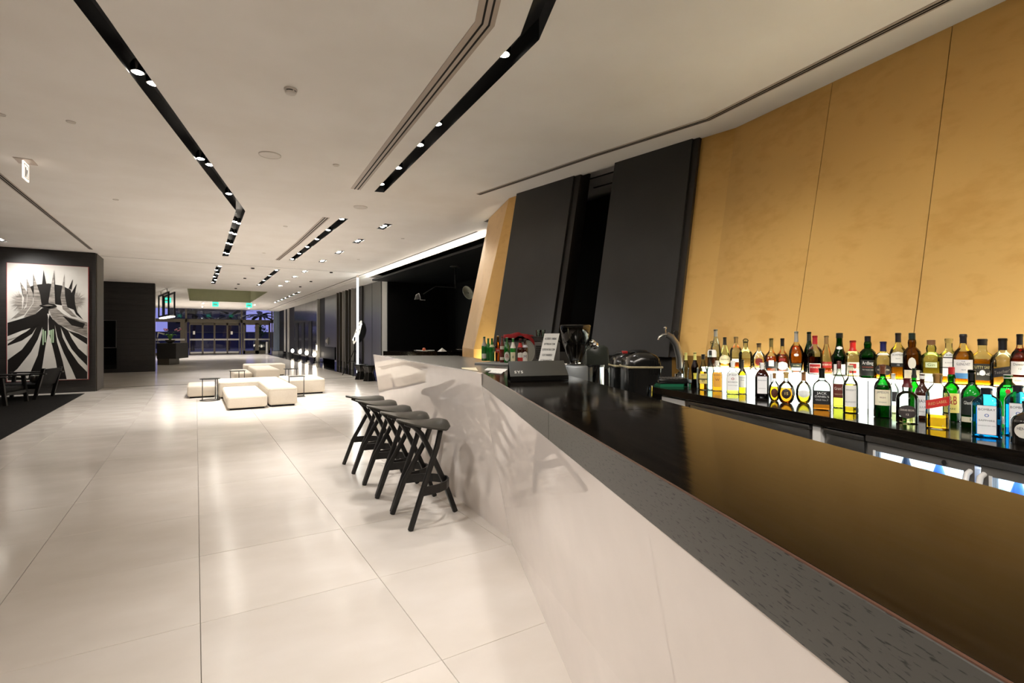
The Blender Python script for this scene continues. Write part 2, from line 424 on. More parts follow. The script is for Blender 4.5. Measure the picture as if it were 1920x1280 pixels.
g1 = on_line(1305, T1, T2); p1a = g1; p1b = on_line(1160, T1, T2); p2a = on_line(1083, T1, T2); p2b = on_line(976, T1, T2)
lean_panel('gold_panel', T1, g1, lower(g1, n1), B1, M_gold)
pr = n1*.07                            # black panels stand proud of the gold
def black_panel(a, b):
    q = [lower(a, n1)+pr, lower(b, n1)+pr, b+pr, a+pr]
    mb = MB(); o = -n1*.16
    mb.slab([(q[0].x, q[0].y, ZB-.02), (q[1].x, q[1].y, ZB-.02), (q[2].x, q[2].y, ZC+.05), (q[3].x, q[3].y, ZC+.05)], (o.x, o.y, 0))
    return mb.done('black_panel', M_blkpanel, wall)
black_panel(p1a, p1b); black_panel(p2a, p2b)
def edge_strip(a, w):                  # dark brown end grain beside each black panel
    b = a-e1*w; q = [lower(b, n1)+pr*.6, lower(a, n1)+pr*.6, a+pr*.6, b+pr*.6]; o = -n1*.2; mb = MB()
    mb.slab([(q[0].x, q[0].y, ZB-.02), (q[1].x, q[1].y, ZB-.02), (q[2].x, q[2].y, ZC+.05), (q[3].x, q[3].y, ZC+.05)], (o.x, o.y, 0))
    mb.done('panel_edge', M_dkbrown, wall)
edge_strip(p1a, .07); edge_strip(p2a, .10)
lb = lambda t, px: on_line(px, t[0], t[1])
# far gold facets
bT2 = lower(T2, n1); nb = Vector((-.985, -.17))
b3 = Vector((3.64, 6.95)); n4 = nrm(T3, T4); b4 = Vector((T4.x, T4.y))+n4*LEAN
lean_panel('gold_panel', p2b, T2, bT2, lower(p2b, n1), M_gold)
lean_panel('gold_panel', T2, T3, b3, bT2, M_gold)
lean_panel('gold_panel', T3, T4, b4, b3, M_gold)
# black wall in the opening between the black panels, and its ceiling
mb = MB(); a = ce(1060, 391); b = ce(1170, 356)
mb.slab([(a.x, a.y, .0), (b.x, b.y, .0), (b.x, b.y, 3.6), (a.x, a.y, 3.6)], (.1, .05, 0)); mb.done('recess_back', M_black, wall)
mb = MB(); mb.prism([(4.0, 4.2), (6.2, 4.2), (6.2, 8.3), (4.75, 8.1), (4.3, 6.6)], 3.66, 3.70); mb.done('recess_ceiling', M_ceil, wall)
for k, off in enumerate((.32, .7)):
    mb = MB(); c = p1b+(-n1)*off; d_ = p2a+(-n1)*(off)
    mb.slab([(c.x-.02*e1.x-.3*e1.x, c.y-.3*e1.y, 3.652), (d_.x+.3*e1.x, d_.y+.3*e1.y, 3.652), (d_.x+.3*e1.x-n1.x*.03, d_.y+.3*e1.y-n1.y*.03, 3.652), (c.x-.3*e1.x-n1.x*.03, c.y-.3*e1.y-n1.y*.03, 3.652)], (0, 0, .008)); mb.done('recess_slot', M_slot, wall)
# dado under the leaning panels
bTN = lower(TN, n0); dd = [bTN, lower(T0, n0), B1, lower(g1, n1)]
for i in range(len(dd)-1):
    a, b = dd[i], dd[i+1]; n = nrm(a, b); mb = MB()
    mb.slab([(a.x, a.y, 0), (b.x, b.y, 0), (b.x, b.y, ZB), (a.x, a.y, ZB)], (-n.x*.08, -n.y*.08, 0)); mb.done('dado_panel', M_golddark, wall)
dd = [(lower(g1, n1), lower(p2b, n1), M_blkpanel), (lower(p2b, n1), bT2, M_gold), (bT2, b3, M_gold), (b3, b4, M_gold)]
for a, b, m in dd:
    n = nrm(a, b); mb = MB(); mb.slab([(a.x, a.y, 0), (b.x, b.y, 0), (b.x, b.y, ZB), (a.x, a.y, ZB)], (-n.x*.08, -n.y*.08, 0)); mb.done('dado_panel', m, wall)

t = thing('uplight_strip', 'warm light strip at the foot of the far gold facets behind the beers', 'light', (0, 0, 0))
a, b = bT2+n1*.06, b3+Vector((-.10, -.02)); mb = MB(); mb.hexa([(p.x+q, p.y, .90) for p, q in ((a, 0), (b, 0), (b, .04), (a, .04))], [(p.x+q, p.y, .93) for p, q in ((a, 0), (b, 0), (b, .04), (a, .04))]); mb.done('strip', mat('warm_strip', 'fff6cc', emit=12), t)
t = thing('added_uplight', 'added unseen warm uplight behind the bar end brightening the gold facets', 'lamp', (3.25, 6.3, 0)); mb = MB(); mb.lathe([(.09, 0), (.09, .22), (.08, .24), (.08, .2), (.001, .2)], 18, caps=False); mb.done('can', M_blackgloss, t, smooth=40)  # uplight added out of view to brighten the far gold facets
mb = MB(); mb.lathe([(.075, .205), (.001, .205)], 18, caps=False); mb.done('lens', M_lens, t, fix=False)
up_ = bpy.data.lights.new('added_uplight_spot', 'SPOT'); up_.energy = 240; up_.spot_size = .85; up_.spot_blend = 1; up_.color = (1, .93, .72); up_.shadow_soft_size = .07
uo = bpy.data.objects.new('added_uplight_spot', up_); COL.objects.link(uo); uo.parent = t; uo.location = (0, 0, .26); uo.rotation_euler = Vector((.95, .55, 1.15)).to_track_quat('-Z', 'Y').to_euler()
# painting wall, second black wall -------------------------------------
mb = MB(); mb.box(-12, -2.22, 16.92, 18.1, 0, 3.6); wp = struct(mb.done('wall_painting', M_darkwall))
mb = MB(); mb.box(-2.30, -2.195, 17.0, 18.12, 0, 3.6); mb.done('stone_pilaster', mat('dark_bronze_stone', '453f33', .45), wp)
w2 = thing('wall_reception', None, None); struct(w2)
zs = [.225*k for k in range(17)]
for k in range(16):
    mb = MB(); mb.box(-6.5, -1.42, 25.3, 25.7, zs[k]+.004, zs[k+1]-.004); mb.done('veneer_plank', M_darkwall, w2)
mb = MB(); mb.box(-6.5, -1.43, 25.32, 25.68, 0, 3.6); mb.done('wall_core', M_black, w2)
mb = MB(); mb.box(-3.4, -2.66, 25.22, 25.299, .15, 2.05); d1 = mb.done('niche_screen', M_blackgloss, w2)
mb = MB()
for q in ((-3.4, -2.66, 2.05, 2.07), (-2.68, -2.66, 1.0, 2.05), (-3.4, -2.66, .98, 1.0)): mb.box(q[0], q[1], 25.2, 25.22, q[2], q[3])
mb.done('niche_frame', M_steel, w2)

# far right wall -------------------------------------------------------
wr = thing('wall_corridor', None, None); struct(wr)
XW = 5.85; ZT = 3.52
def Y_at(px): return atX(px, 600, XW).y
def wpanel(pxa, pxb, m, name='wall_panel', dx=0, z0=.0, z1=ZT, th=.12):
    y0, y1 = Y_at(pxa), Y_at(pxb); mb = MB(); mb.box(XW-dx, XW+th, y0+.01, y1-.01, z0, z1); return mb.done(name, m, wr)
wpanel(726, 716, M_panelgrad); wpanel(714.5, 698, M_panelgrey); wpanel(697.5, 681, M_panelgrey); wpanel(681, 669, M_dkbrown, dx=.05)
wpanel(669, 634, M_black, dx=-.1)
for px in (664, 658.5, 652.5, 647, 641, 636):
    wpanel(px+.5, px-.5, M_bronze if px not in (664, 647) else M_panelgrad, 'wall_fin', dx=.12)
wpanel(634, 630, M_bronze); wpanel(630, 609, M_panelgrey, z0=.9); wpanel(630, 609, M_black, dx=.06, z1=.9); wpanel(609, 600, M_black); wpanel(599, 597, M_panelgrad, dx=.1)
wpanel(597, 595, M_black)
for a, b in ((595, 585), (585, 573.5), (573.5, 563), (563, 552)): wpanel(a, b, M_panelblue)
for a, b in ((585, 579), (571, 566), (559.5, 554)):
    wpanel(a, b, M_black, 'lift_door', dx=.03, z1=2.35)
wpanel(552, 543, M_black); wpanel(543, 540, M_panelgrad, dx=.05); wpanel(540, 535.5, M_black); wpanel(535.5, 532.5, M_panelgrad); wpanel(532.5, 524, M_black)
mb = MB(); mb.box(XW-.06, XW, 17.9, 46, 0.003, .28); mb.done('skirting', M_blackgloss, wr)
mb = MB(); mb.box(5.12, 6.0, 17.9, 46, ZT, 3.62); mb.done('soffit', M_ceil, wr)
# dark side room
rm = thing('wall_side_room', None, None); struct(rm)
mb = MB(); mb.box(8.2, 8.3, 8, 17.9, 0, 3.5); mb.done('back_panel', M_black, rm)
mb = MB(); mb.box(5.3, 8.3, 8.4, 17.86, 3.40, 3.46); mb.done('lid', M_black, rm)
mb = MB(); mb.box(5.85, 8.3, 17.80, 17.9, 0, 3.5); mb.done('end_panel', M_black, rm)
mb = MB(); mb.box(4.8, 8.3, 8.0, 8.1, 0, 3.6); mb.done('near_panel', M_black, rm)
t = thing('cove_light', 'long white cove light strip above the dark side room', 'light', (5.104, 9.0, 3.5))
mb = MB(); mb.box(0, .03, 0, 8.87, .02, .099); mb.done('diffuser', M_ledstrip, t)
mb = MB(); mb.box(.031, .06, 0, 8.87, .01, .099); mb.done('housing', M_alu, t)

# ------------------------------------------------------------------ ceiling lights
def lamp_spot(parent, x, y, z, watts, size=1.0, aim=None, blend=1.0):
    l = bpy.data.lights.new('spot_lamp', 'SPOT'); l.energy = watts; l.spot_size = size; l.spot_blend = blend
    l.shadow_soft_size = .10; l.color = (1, .96, .92)
    o = bpy.data.objects.new('spot_lamp', l); COL.objects.link(o); o.parent = parent; o.location = (x, y, z)
    d = Vector(aim)-Vector((x, y, z)) if aim else Vector((0, 0, -1))
    o.rotation_euler = d.to_track_quat('-Z', 'Y').to_euler(); return o
def spotlight(parent, x, y, watts, aim=None, size=1.25, r=.044, z=3.615):
    mb = MB(); mb.lathe([(r*.8, .0), (r*1.15, -.0), (r*1.2, .06), (r*.7, .1)], 12, c=(x, y, z)); b = mb.done('spotlight', M_rail, parent, smooth=40)
    mb = MB(); mb.lathe([(1e-4, -.012), (r*.6, -.009), (r, .001)], 12, c=(x, y, z), caps=False); mb.done('lens', M_lens, b, smooth=60)
    if watts: lamp_spot(parent, x, y, z-.02, watts, size, aim)
def trough(hole, label, lamps, group=None, depth=.16, lip=True):
    t = thing('light_trough', label, 'ceiling light', group=group)
    mb = MB(); n = len(hole)
    for i in range(n):
        a, b = hole[i], hole[(i+1) % n]; mb.add([(a[0], a[1], ZC-.002), (b[0], b[1], ZC-.002), (b[0], b[1], ZC+depth), (a[0], a[1], ZC+depth)], [(0, 1, 2, 3)])
    v, f = sheet(hole, [], ZC+depth); mb.add(v, f); mb.done('housing', M_trough, t, fix=False)
    for q in lamps: spotlight(t, *q)
    return t
def cp(px, py): p = ce(px, py); return p.x, p.y
S = SPOT_W
L1 = [(*cp(258, 139), S*.35, (-2.9, 8.0, 0)), (*cp(287, 160), S*.45, (1.0, 6.4, 0)), (*cp(376, 300), S*.7, (-.6, 9.6, 0)), (*cp(393, 311), S*.75, (2.0, 5.6, .5)), (*cp(429, 365), S*.9, (.3, 11.6, 0)),
      (-.76, 3.9, S*.47, (1.75, 2.9, .65), 1.3), (-1.16, 2.1, S*.47, (1.25, 1.2, .6), 1.3), (-1.62, .0, S*.38, (.9, .2, .6), 1.3), (-1.02, 2.7, S*.25, (.35, 2.3, 0), 1.0)]  # heads aimed at the bar are added out of view to brighten it
for k, yy in enumerate((11.0, 12.2, 13.6, 15.2)):
    L1 += [(.625, yy, S*1.05, (-.6, yy+.2, 0)), (.705, yy+.12, S*1.05, (1.7, yy+.4, 0))]
trough(HOLES[0], 'long black ceiling trough with a kink running over the hall to the sofas', L1)
L2 = [(1.15, .85, S*.66, (3.9, 1.9, 1.45), 1.0), (.75, -.2, S*.72, (3.75, 1.0, 1.5), .95), (1.6, 2.05, S*.62, (4.15, 3.0, 1.45), 1.0), (*cp(945, 106), S*.4, (1.6, 3.2, 1.1)), (*cp(820, 235), S*.4, (1.5, 4.8, 0)), (*cp(787, 274), S*.4, (1.2, 6.0, 0)), (*cp(747, 317), S*.4, (1.6, 7.0, 0)), (*cp(715, 347), 0)]  # first heads are added out of view to brighten bottles and gold wall
trough(HOLES[1], 'black kinked ceiling trough with small spotlights nearest the bar counter', L2)
trough(HOLES[2], 'straight black ceiling trough of six spotlights right of the far grille', [(2.31, 9.7+1.15*k, S*.65, (1.9, 9.9+1.15*k, 0)) for k in range(6)])
trough(HOLES[3], 'straight black ceiling trough beyond the ceiling joint, right one of two', [(2.255, 18.3+1.8*k, S*.6) for k in range(4)])
trough(HOLES[4], 'short bright ceiling trough beyond the ceiling joint, left one of two', [(.605+(-1)**k*.03, 18.2+1.1*k, S*.6) for k in range(6)])
trough(HOLES[5], 'far narrow row of spotlights close to the corridor wall', [(4.3, 26.8+1.45*k, S*.5) for k in range(7)])
names = ['first', 'second', 'third', 'fourth', 'fifth', 'sixth', 'seventh', 'eighth']
for i, (x, y) in enumerate(SING):
    lab = 'recessed slot spotlight, %s from the front in the row along the right side' % names[i] if i < 8 else 'recessed slot spotlight above the big painting'
    trough(HOLES[6+i], lab, [(x, y-.03, S*.45) if i < 8 else (x, y-.03, S*.85, (-3.15, 16.9, 1.9), 1.8), (x, y+.12, 0)], group='single slot spotlights')
# far downlights, then added lamps out of frame that brighten the near hall
for k, (x, y) in enumerate(((.4, 38.4), (3.4, 38.6), (.4, 43), (3.4, 43), (-2.4, 40))):
    t = thing('downlight', 'small recessed downlight in the far ceiling before the glass doors, '+names[k]+' of five', 'ceiling light', group='far downlights'); spotlight(t, x, y, S*1.7, z=3.589, size=2.4)
for x, y, w, lab in ((-.2, -.6, .25, 'behind the camera'), (-3.4, 6, .12, 'over the carpet'), (-4.2, 10.5, .3, 'over the far carpet')):
    t = thing('downlight', 'added fill downlight outside the frame, '+lab, 'ceiling light'); spotlight(t, x, y, S*w, z=3.589)
# added washers for the white bar and bottles sit in the trough lists
def ribbon(pts, w, z0, z1):
    mb = MB(); pts = [Vector(p) for p in pts]; n = len(pts); L = []; R = []
    for i, p in enumerate(pts):
        d0 = (pts[i]-pts[i-1]).normalized() if i else (pts[1]-pts[0]).normalized()
        d1 = (pts[i+1]-pts[i]).normalized() if i < n-1 else d0
        m = (d0+d1).normalized(); nn = Vector((-m.y, m.x)); k = w/2/max(.3, nn.dot(Vector((-d0.y, d0.x))))
        L.append(p+nn*k); R.append(p-nn*k)
    for i in range(n-1):
        mb.hexa([(L[i].x, L[i].y, z0), (R[i].x, R[i].y, z0), (R[i+1].x, R[i+1].y, z0), (L[i+1].x, L[i+1].y, z0)],
                [(L[i].x, L[i].y, z1), (R[i].x, R[i].y, z1), (R[i+1].x, R[i+1].y, z1), (L[i+1].x, L[i+1].y, z1)])
    return mb
def grille(pts, w, slots, label):
    t = thing('linear_diffuser', label, 'air grille')
    ribbon(pts, w, 3.594, 3.6).done('frame', M_alu, t)
    for off, sw in slots:
        q = [Vector(p) for p in pts]; r = []
        for i, p in enumerate(q):
            a = q[max(i-1, 0)]; b = q[min(i+1, len(q)-1)]; d = (b-a).normalized(); r.append(p+Vector((-d.y, d.x))*off)
        ribbon(r, sw, 3.591, 3.5945).done('slot', M_slot, t)
grille([(.03, -1.2), (1.705, 3.09), (2.0, 7.56)], .14, ((.018, .014), (-.03, .014)), 'long pale air grille with two slots beside the bar spotlight trough')
grille([(3.83, -1), (4.351, 3.263), (4.064, 4.638), (3.669, 6.845)], .085, ((.014, .014), (-.014, .014)), 'bent air grille with two dark slots along the gold wall')
grille([(2.02, 9.65), (2.02, 12.6), (1.965, 15.72)], .12, ((.02, .018), (-.025, .018)), 'short pale air grille beyond the bar, beside the straight trough')
grille([(-2.28, -1), (-2.25, 10), (-2.215, 16.25)], .09, ((.014, .018), (-.018, .018)), 'straight air grille along the left ceiling towards the painting wall')
# discs, detectors
def disc(name, px, py, r, label, cat, m=M_plastic, h=.012, group=None):
    x, y = cp(px, py); t = thing(name, label, cat, (x, y, 3.6), group=group)
    mb = MB(); mb.lathe([(r, 0), (r, -h*.6), (r*.93, -h), (r*.9, -h*.7), (.001, -h*.75)], 32, caps=False); mb.done('cover', m, t, smooth=30); return t
disc('ceiling_speaker', 506, 290, .125, 'round flush ceiling speaker below the smoke detector', 'speaker')
disc('ceiling_speaker', 676, 388, .115, 'round flush ceiling speaker beside the end of the bar trough', 'speaker')
for px, py, lab in ((133, 228, 'small round ceiling cap left of the long trough'), (630, 309, 'small round ceiling cap between the speaker and the air grille'), (217, 374, 'small round ceiling cap above the painting wall'), (1, 214, 'small round ceiling cap at the left edge above the exit sign'),
                    (755, 447, 'small ceiling cap right of the slot spotlights'), (535, 424, 'small ceiling cap left of the short air grille'), (672, 486, 'small ceiling cap beside the corridor wall'), (495, 474, 'small ceiling cap in front of the ceiling joint')):
    disc('sprinkler_cap', px, py, .04, lab, 'sprinkler', h=.009, m=M_plastic)
for k, (px, py) in enumerate(((474, 502), (459, 521), (447, 532), (442, 540), (621, 510), (583, 527), (563, 537))):
    disc('sprinkler_cap', px, py, .05, 'tiny ceiling cap beyond the ceiling joint, number %s from the camera' % names[k], 'sprinkler', h=.03, m=M_slot)
x, y = cp(545, 167); t = thing('smoke_detector', 'white round smoke detector on the ceiling', 'detector', (x, y, 3.6))
mb = MB(); mb.lathe([(.055, 0), (.055, -.012), (.05, -.018)], 28); mb.done('base', M_plastic, t, smooth=30)
mb = MB(); mb.lathe([(.044, -.016), (.044, -.03)], 24); mb.done('vent_ring', M_slot, t, smooth=30)
mb = MB(); mb.lathe([(.048, -.028), (.042, -.042), (.02, -.05), (.001, -.052)], 24); mb.done('sensor_cap', M_plastic, t, smooth=40)
for k in range(4):
    a = k*PI/2+.4; mb = MB(); mb.box(.040, .047, -.006, .006, -.03, -.015); mb.done('rib', M_plastic, t, rz=a)
# exit sign near left
x, y = cp(48, 302); t = thing('exit_sign', 'hanging lit exit sign with running figure by the left ceiling', 'sign', (x, y, 3.6), .0)
mb = MB(); mb.box(-.09, .09, -.13, .13, -.006, 0); mb.done('mounting_plate', M_alu, t)
mb = MB(); mb.box(-.008, .008, -.12, .12, -.235, -.02); mb.done('sign_panel', M_exitwhite, t, bevel=.003)
mb = MB()
for sx in (1,):
    X = .0086
    mb.box(.0082, X, -.10, -.085, -.215, -.045); mb.box(.0082, X, .085, .1, -.215, -.045); mb.box(.0082, X, -.1, .1, -.215, -.205); mb.box(.0082, X, -.1, .1, -.055, -.045)
mb.done('border', M_bronze, t)
mb = MB(); X0, X1 = .0083, .0092
def q2(a, b, c, d): mb.add([(X1, *a), (X1, *b), (X1, *c), (X1, *d)], [(0, 1, 2, 3)])
q2((-.06, -.2), (-.06, -.08), (-.01, -.08), (-.01, -.2)); q2((.0, -.1), (.05, -.1), (.05, -.13), (.0, -.13)); q2((.01, -.13), (.04, -.13), (.07, -.2), (.04, -.2)); q2((.0, -.13), (.02, -.13), (.0, -.2), (-.01, -.2))
q2((.02, -.07), (.04, -.07), (.04, -.09), (.02, -.09)); mb.done('running_figure', M_bronze, t, fix=False)
for k, px in enumerate((314, 404, 467)):
    p = atY(px, 568, 36.6 if k else 34); t = thing('exit_sign', ['green lit exit sign at the reception lamp', 'green lit exit sign above the revolving door', 'green lit exit sign right of the revolving door'][k], 'sign', (p.x, p.y, 3.6))
    mb = MB(); mb.box(-.17, .17, -.02, .02, -.30, -.02); mb.done('sign_panel', M_exitgreen, t)
    mb = MB(); mb.box(-.17, .17, -.03, .03, -.02, 0); mb.done('mounting_rail', M_alu, t)
    mb = MB(); mb.box(-.11, .02, -.024, -.021, -.20, -.13); mb.add([(.03, -.023, -.09), (.11, -.023, -.165), (.03, -.023, -.24)], [(0, 1, 2)]); mb.done('arrow', M_white, t, fix=False)

# ================================================================== ENTRANCE FACADE (far end)
YF = 46.5
fx = lambda px: atY(px, 600, YF).x
fac = thing('window_1', None, None); struct(fac)
def fbox(x0, x1, z0, z1, m=M_bronze, name='mullion', par=fac, y0=YF-.06, y1=YF+.06):
    mb = MB(); mb.box(x0, x1, y0, y1, z0, z1); return mb.done(name, m, par)
ZTR0, ZTR1 = 2.55, 2.80
for px, w in ((290, .1), (349, .12), (453, .12), (510, .1)):
    fbox(fx(px)-w/2, fx(px)+w/2, 0, 4.1)
fbox(-12, 6.5, ZTR0, ZTR1, name='transom'); fbox(-12, 6.5, 3.98, 4.1, name='head_rail')
for a, b in ((-12, -2.63), (fx(290), fx(349)), (fx(349), fx(453)), (fx(453), fx(510))):
    fbox(a+.05, b-.05, ZTR1, 3.98, M_pane, 'pane', y0=YF-.01, y1=YF+.01)
for a, b in ((-12, -2.63), (-2.58, -.72)):
    fbox(a+.05, b-.02, .2, ZTR0, M_pane, 'pane', y0=YF-.01, y1=YF+.01)
fbox(-12, -.72, 0, .2, name='sill_rail'); fbox(-2.58, -.72, 1.13, 1.27, M_panelgrad, 'push_rail', y0=YF-.1); fbox(-1.02, -.72, 0, ZTR0, name='mullion')
# revolving/sliding door of four leaves between the mullions
dr = thing('door_1', None, None); struct(dr)
xs = [fx(p) for p in (355, 380, 402, 426, 449)]
for k in range(4):
    a, b = xs[k], xs[k+1]
    m = MB(); y0, y1 = YF-.3+.12*(k % 2), YF-.24+.12*(k % 2)
    w = .06
    m.box(a, a+w, y0, y1, .02, ZTR0); m.box(b-w, b, y0, y1, .02, ZTR0); m.box(a, b, y0, y1, ZTR0-.22, ZTR0); m.box(a, b, y0, y1, .02, .12)
    lf = m.done('door_leaf', M_bronze, dr)
    m = MB(); m.box(a+w, b-w, y0+.02, y0+.035, .12, ZTR0-.22); m.done('pane', M_pane, lf)
    m = MB(); m.box(a+w*.5, b-w*.5, y0-.06, y0, 1.14, 1.26); m.done('push_bar', M_panelgrad, lf)
    m = MB(); m.box(a+w, b-w, y0-.02, y0, .13, .25); m.done('kick_plate', M_panelgrad, lf)
    if k in (0, 3):
        m = MB(); c = a+(b-a)*.35; m.box(c-.07, c+.07, y0-.005, y0, 1.6, 1.85); m.done('notice', M_card, lf)
m = MB(); m.box(xs[0], xs[-1], YF-.5, YF-.06, ZTR0-.02, ZTR0+.18); m.done('door_header', M_bronze, dr)
d2 = thing('door_2', None, None); struct(d2)
x2 = [fx(p) for p in (456, 482, 507)]
for k in range(2):
    a, b = x2[k], x2[k+1]; m = MB(); w = .14
    m.box(a, a+w, YF-.05, YF+.05, .02, ZTR0); m.box(b-w, b, YF-.05, YF+.05, .02, ZTR0); m.box(a, b, YF-.05, YF+.05, ZTR0-.16, ZTR0); m.box(a, b, YF-.05, YF+.05, .02, .28)
    lf = m.done('door_leaf', M_bronze, d2)
    m = MB(); m.box(a+w, b-w, YF-.01, YF+.01, .28, ZTR0-.16); m.done('pane', M_pane, lf)
    m = MB(); m.box(a+.06, b-.06, YF-.14, YF-.05, 1.14, 1.26); m.done('push_bar', M_panelgrad, lf)
w3 = thing('window_2', None, None); struct(w3)
for k, px in enumerate((512, 520)):
    x0 = fx(px); m = MB(); m.box(x0, x0+.32, YF-.2, YF-.1, .25, 3.9); m.done('lit_glass_panel', mat('pale_blue_glass', '8f9db0', .2), w3)
m = MB(); m.box(fx(510), fx(527), YF-.3, YF-.05, 0, .22); m.done('sill', M_white, w3)
m = MB(); m.box(5.5, 9, YF, YF+.1, 0, 4.7); struct(m.done('wall_end_right', M_black))
m = MB(); m.box(-12, 9, YF-.05, YF+.1, 4.1, 4.8); struct(m.done('trim_5', M_ceil))
# outside
m = MB(); m.box(-60, 60, YF+.1, 160, -.4, -.02); struct(m.done('forecourt', M_night))
m = MB(); m.box(-12, 9, YF+.1, 55, 4.12, 4.4); struct(m.done('canopy', M_ceil))
for x, y, w in ((-1, 50, 60), (3, 50, 60)):
    t = thing('downlight', 'canopy downlight outside, '+('left' if x < 0 else 'right')+' of two beyond the entrance doors', 'ceiling light', group='canopy downlights'); spotlight(t, x, y, w, z=4.10)
area_light('canopy_lamp', (1.5, 48, 3.9), 6, .3, 60, rot=(PI, 0, 0))
b = thing('garden_wall', 'dark navy boundary wall beyond the forecourt', 'wall', (0, 75, 0)); m = MB(); m.box(-30, 30, 0, .4, -.02, 1.9); m.done('wall_face', M_navy, b); m = MB(); m.box(-30, 30, -.1, .5, 1.9, 2.05); m.done('coping', M_bronze, b)
b = thing('portico_block', 'dark portico building seen through the glazing', 'building', (1.4, 78, 0)); m = MB(); m.box(-4.5, 4.5, 1, 8, 0, 5.4); m.done('wall_face', mat('night_masonry', '3b3733', .8), b)
m = MB(); m.box(-5, 5, .5, 8.4, 5.4, 5.8); m.done('roof', M_bronze, b)
for k in range(4):
    m = MB(); m.box(-3.6+k*2, -2.6+k*2, .9, 1.0, 3.2, 4.8); w_ = m.done('window', M_blackgloss, b)
def palm(x, y, h, lab):
    t = thing('palm_tree', lab, 'tree', (x, y, -.02)); m = MB(); m.tube([(0, 0, 0), (.1, 0, h*.5), (.25, 0, h)], .22, 8, .14); m.done('trunk', M_trunk, t, smooth=60)
    for k in range(13):
        a = 2*PI*k/13+random.random()*.3; el = random.uniform(.1, .9); Lh = random.uniform(1.8, 2.4); m = MB(); c = Vector((.25, 0, h)); d = Vector((math.cos(a), math.sin(a), 0)); s_ = Vector((-d.y, d.x, 0))
        rows = []
        for i in range(7):
            u = i/6; p = c+d*(Lh*u)+Vector((0, 0, el*Lh*u-1.3*u*u)); w = .3*math.sin(PI*min(.98, u+.06)); rows.append([p-s_*w+Vector((0, 0, -.2*w)), p+Vector((0, 0, .02)), p+s_*w+Vector((0, 0, -.2*w))])
        m.grid(rows); m.done('frond', M_leafdk, t, fix=False)
for x, y, h, lab in ((-.3, 62, 3.7, 'palm tree left of the revolving door'), (3.0, 64, 3.7, 'palm tree behind the middle of the revolving door'), (5.6, 60, 3.6, 'palm tree behind the right glazed door')): palm(x, y, h, lab)
x = atY(340, 600, 60).x; t = thing('street_lamp', 'dark street lamp post outside left glazing', 'lamp post', (x, 60, -.02)); m = MB(); m.cyl((0, 0), .07, 0, 3.9); m.done('post', M_black, t); m = MB(); m.lathe([(.1, 3.85), (.32, 4.0), (.3, 4.35), (.05, 4.5)], 12); m.done('lantern', M_black, t)
# planter with clipped tree inside near the right doors
x, y = atd(489, 43.0); t = thing('potted_tree', 'small round potted tree by the right glazed door', 'plant', (x, y, 0.0))
m = MB(); m.box(-.55, .55, -.4, .4, 0, 1.05); m.done('planter', M_panelgrey, t, bevel=.02)
m = MB(); m.tube([(0, 0, 1.0), (.03, 0, 1.6)], .04, 8); m.done('stem', M_trunk, t)
m = MB()
for k in range(260):
    v = Vector((random.gauss(0, 1), random.gauss(0, 1), random.gauss(0, 1))).normalized()*random.uniform(.2, .5); c = Vector((0, 0, 2.0))+Vector((v.x, v.y, v.z*1.15)); a = Vector((random.gauss(0, 1), random.gauss(0, 1), random.gauss(0, 1))).normalized()*.09; b_ = a.cross(Vector((.3, .5, .8))).normalized()*.04
    m.add([c-a, c+b_, c+a, c-b_], [(0, 1, 2, 3)])
tag(m.done('foliage', M_leaf, t, fix=False), kind='stuff')
x, y = atd(498, 42.0); t = thing('litter_bin', 'slim white post bin beside the potted tree', 'bin', (x+.1, y, 0)); m = MB(); m.cyl((0, 0), .09, 0, 1.0); m.done('bin_body', M_white, t, smooth=40); m = MB(); m.cyl((0, 0), .095, 1.0, 1.06); m.done('bin_lid', M_black, t, smooth=40)

# reception desk, its flowers and the hanging lantern frame
x, y = atd(311, 25.2); t = thing('reception_desk', 'black reception desk beside the ribbed black wall', 'desk', (0, 0, 0))
d_ = 25.2; xa, ya = atd(294, d_); xb, yb = atd(330, d_)
m = MB(); m.hexa([(xa, ya, .32), (xb, yb, .32), (xb+.5, yb+1.6, .32), (xa+.5, ya+1.6, .32)], [(xa, ya, 1.1), (xb, yb, 1.1), (xb+.5, yb+1.6, 1.1), (xa+.5, ya+1.6, 1.1)]); m.done('desk_body', M_darkwall, t)
m = MB(); xb2, yb2 = atd(317, d_+.2); xa2, ya2 = atd(295, d_+.2); m.hexa([(xa2, ya2, 0), (xb2, yb2, 0), (xb2+.4, yb2+1.2, 0), (xa2+.4, ya2+1.2, 0)], [(xa2, ya2, .32), (xb2, yb2, .32), (xb2+.4, yb2+1.2, .32), (xa2+.4, ya2+1.2, .32)]); m.done('plinth', M_bronze, t)
x, y = atd(319, 25.6); t = thing('orchid_pot', 'pink orchid in a dark bowl on the reception desk', 'plant', (x, y, 1.1))
m = MB(); m.lathe([(.1, 0), (.2, .08), (.22, .16), (.2, .16)], 16); m.done('bowl', M_bronze, t, smooth=50)
for k in range(9):
    a = k*.7; m = MB(); m.grid([[Vector((math.cos(a)*r-.03*math.sin(a), math.sin(a)*r, .16+z)), Vector((math.cos(a)*r+.05*math.sin(a), math.sin(a)*r+.03, .16+z))] for r, z in ((.02, 0), (.12, .22), (.24, .3), (.32, .24))]); m.done('leaf', M_leaf, t, fix=False)
for s_ in (-.12, .22):
    m = MB(); m.tube([(0, 0, .16), (s_*.5, 0, .5), (s_*1.6, 0, .72)], .008, 6); st = m.done('flower_stem', M_leaf, t)
    for k in range(5):
        m = MB(); m.sphere((s_*(1.0+.25*k), random.uniform(-.05, .05), .66+.05*math.sin(k*2)), .05, 8, 6, .6); m.done('blossom', M_pink, t, smooth=60)
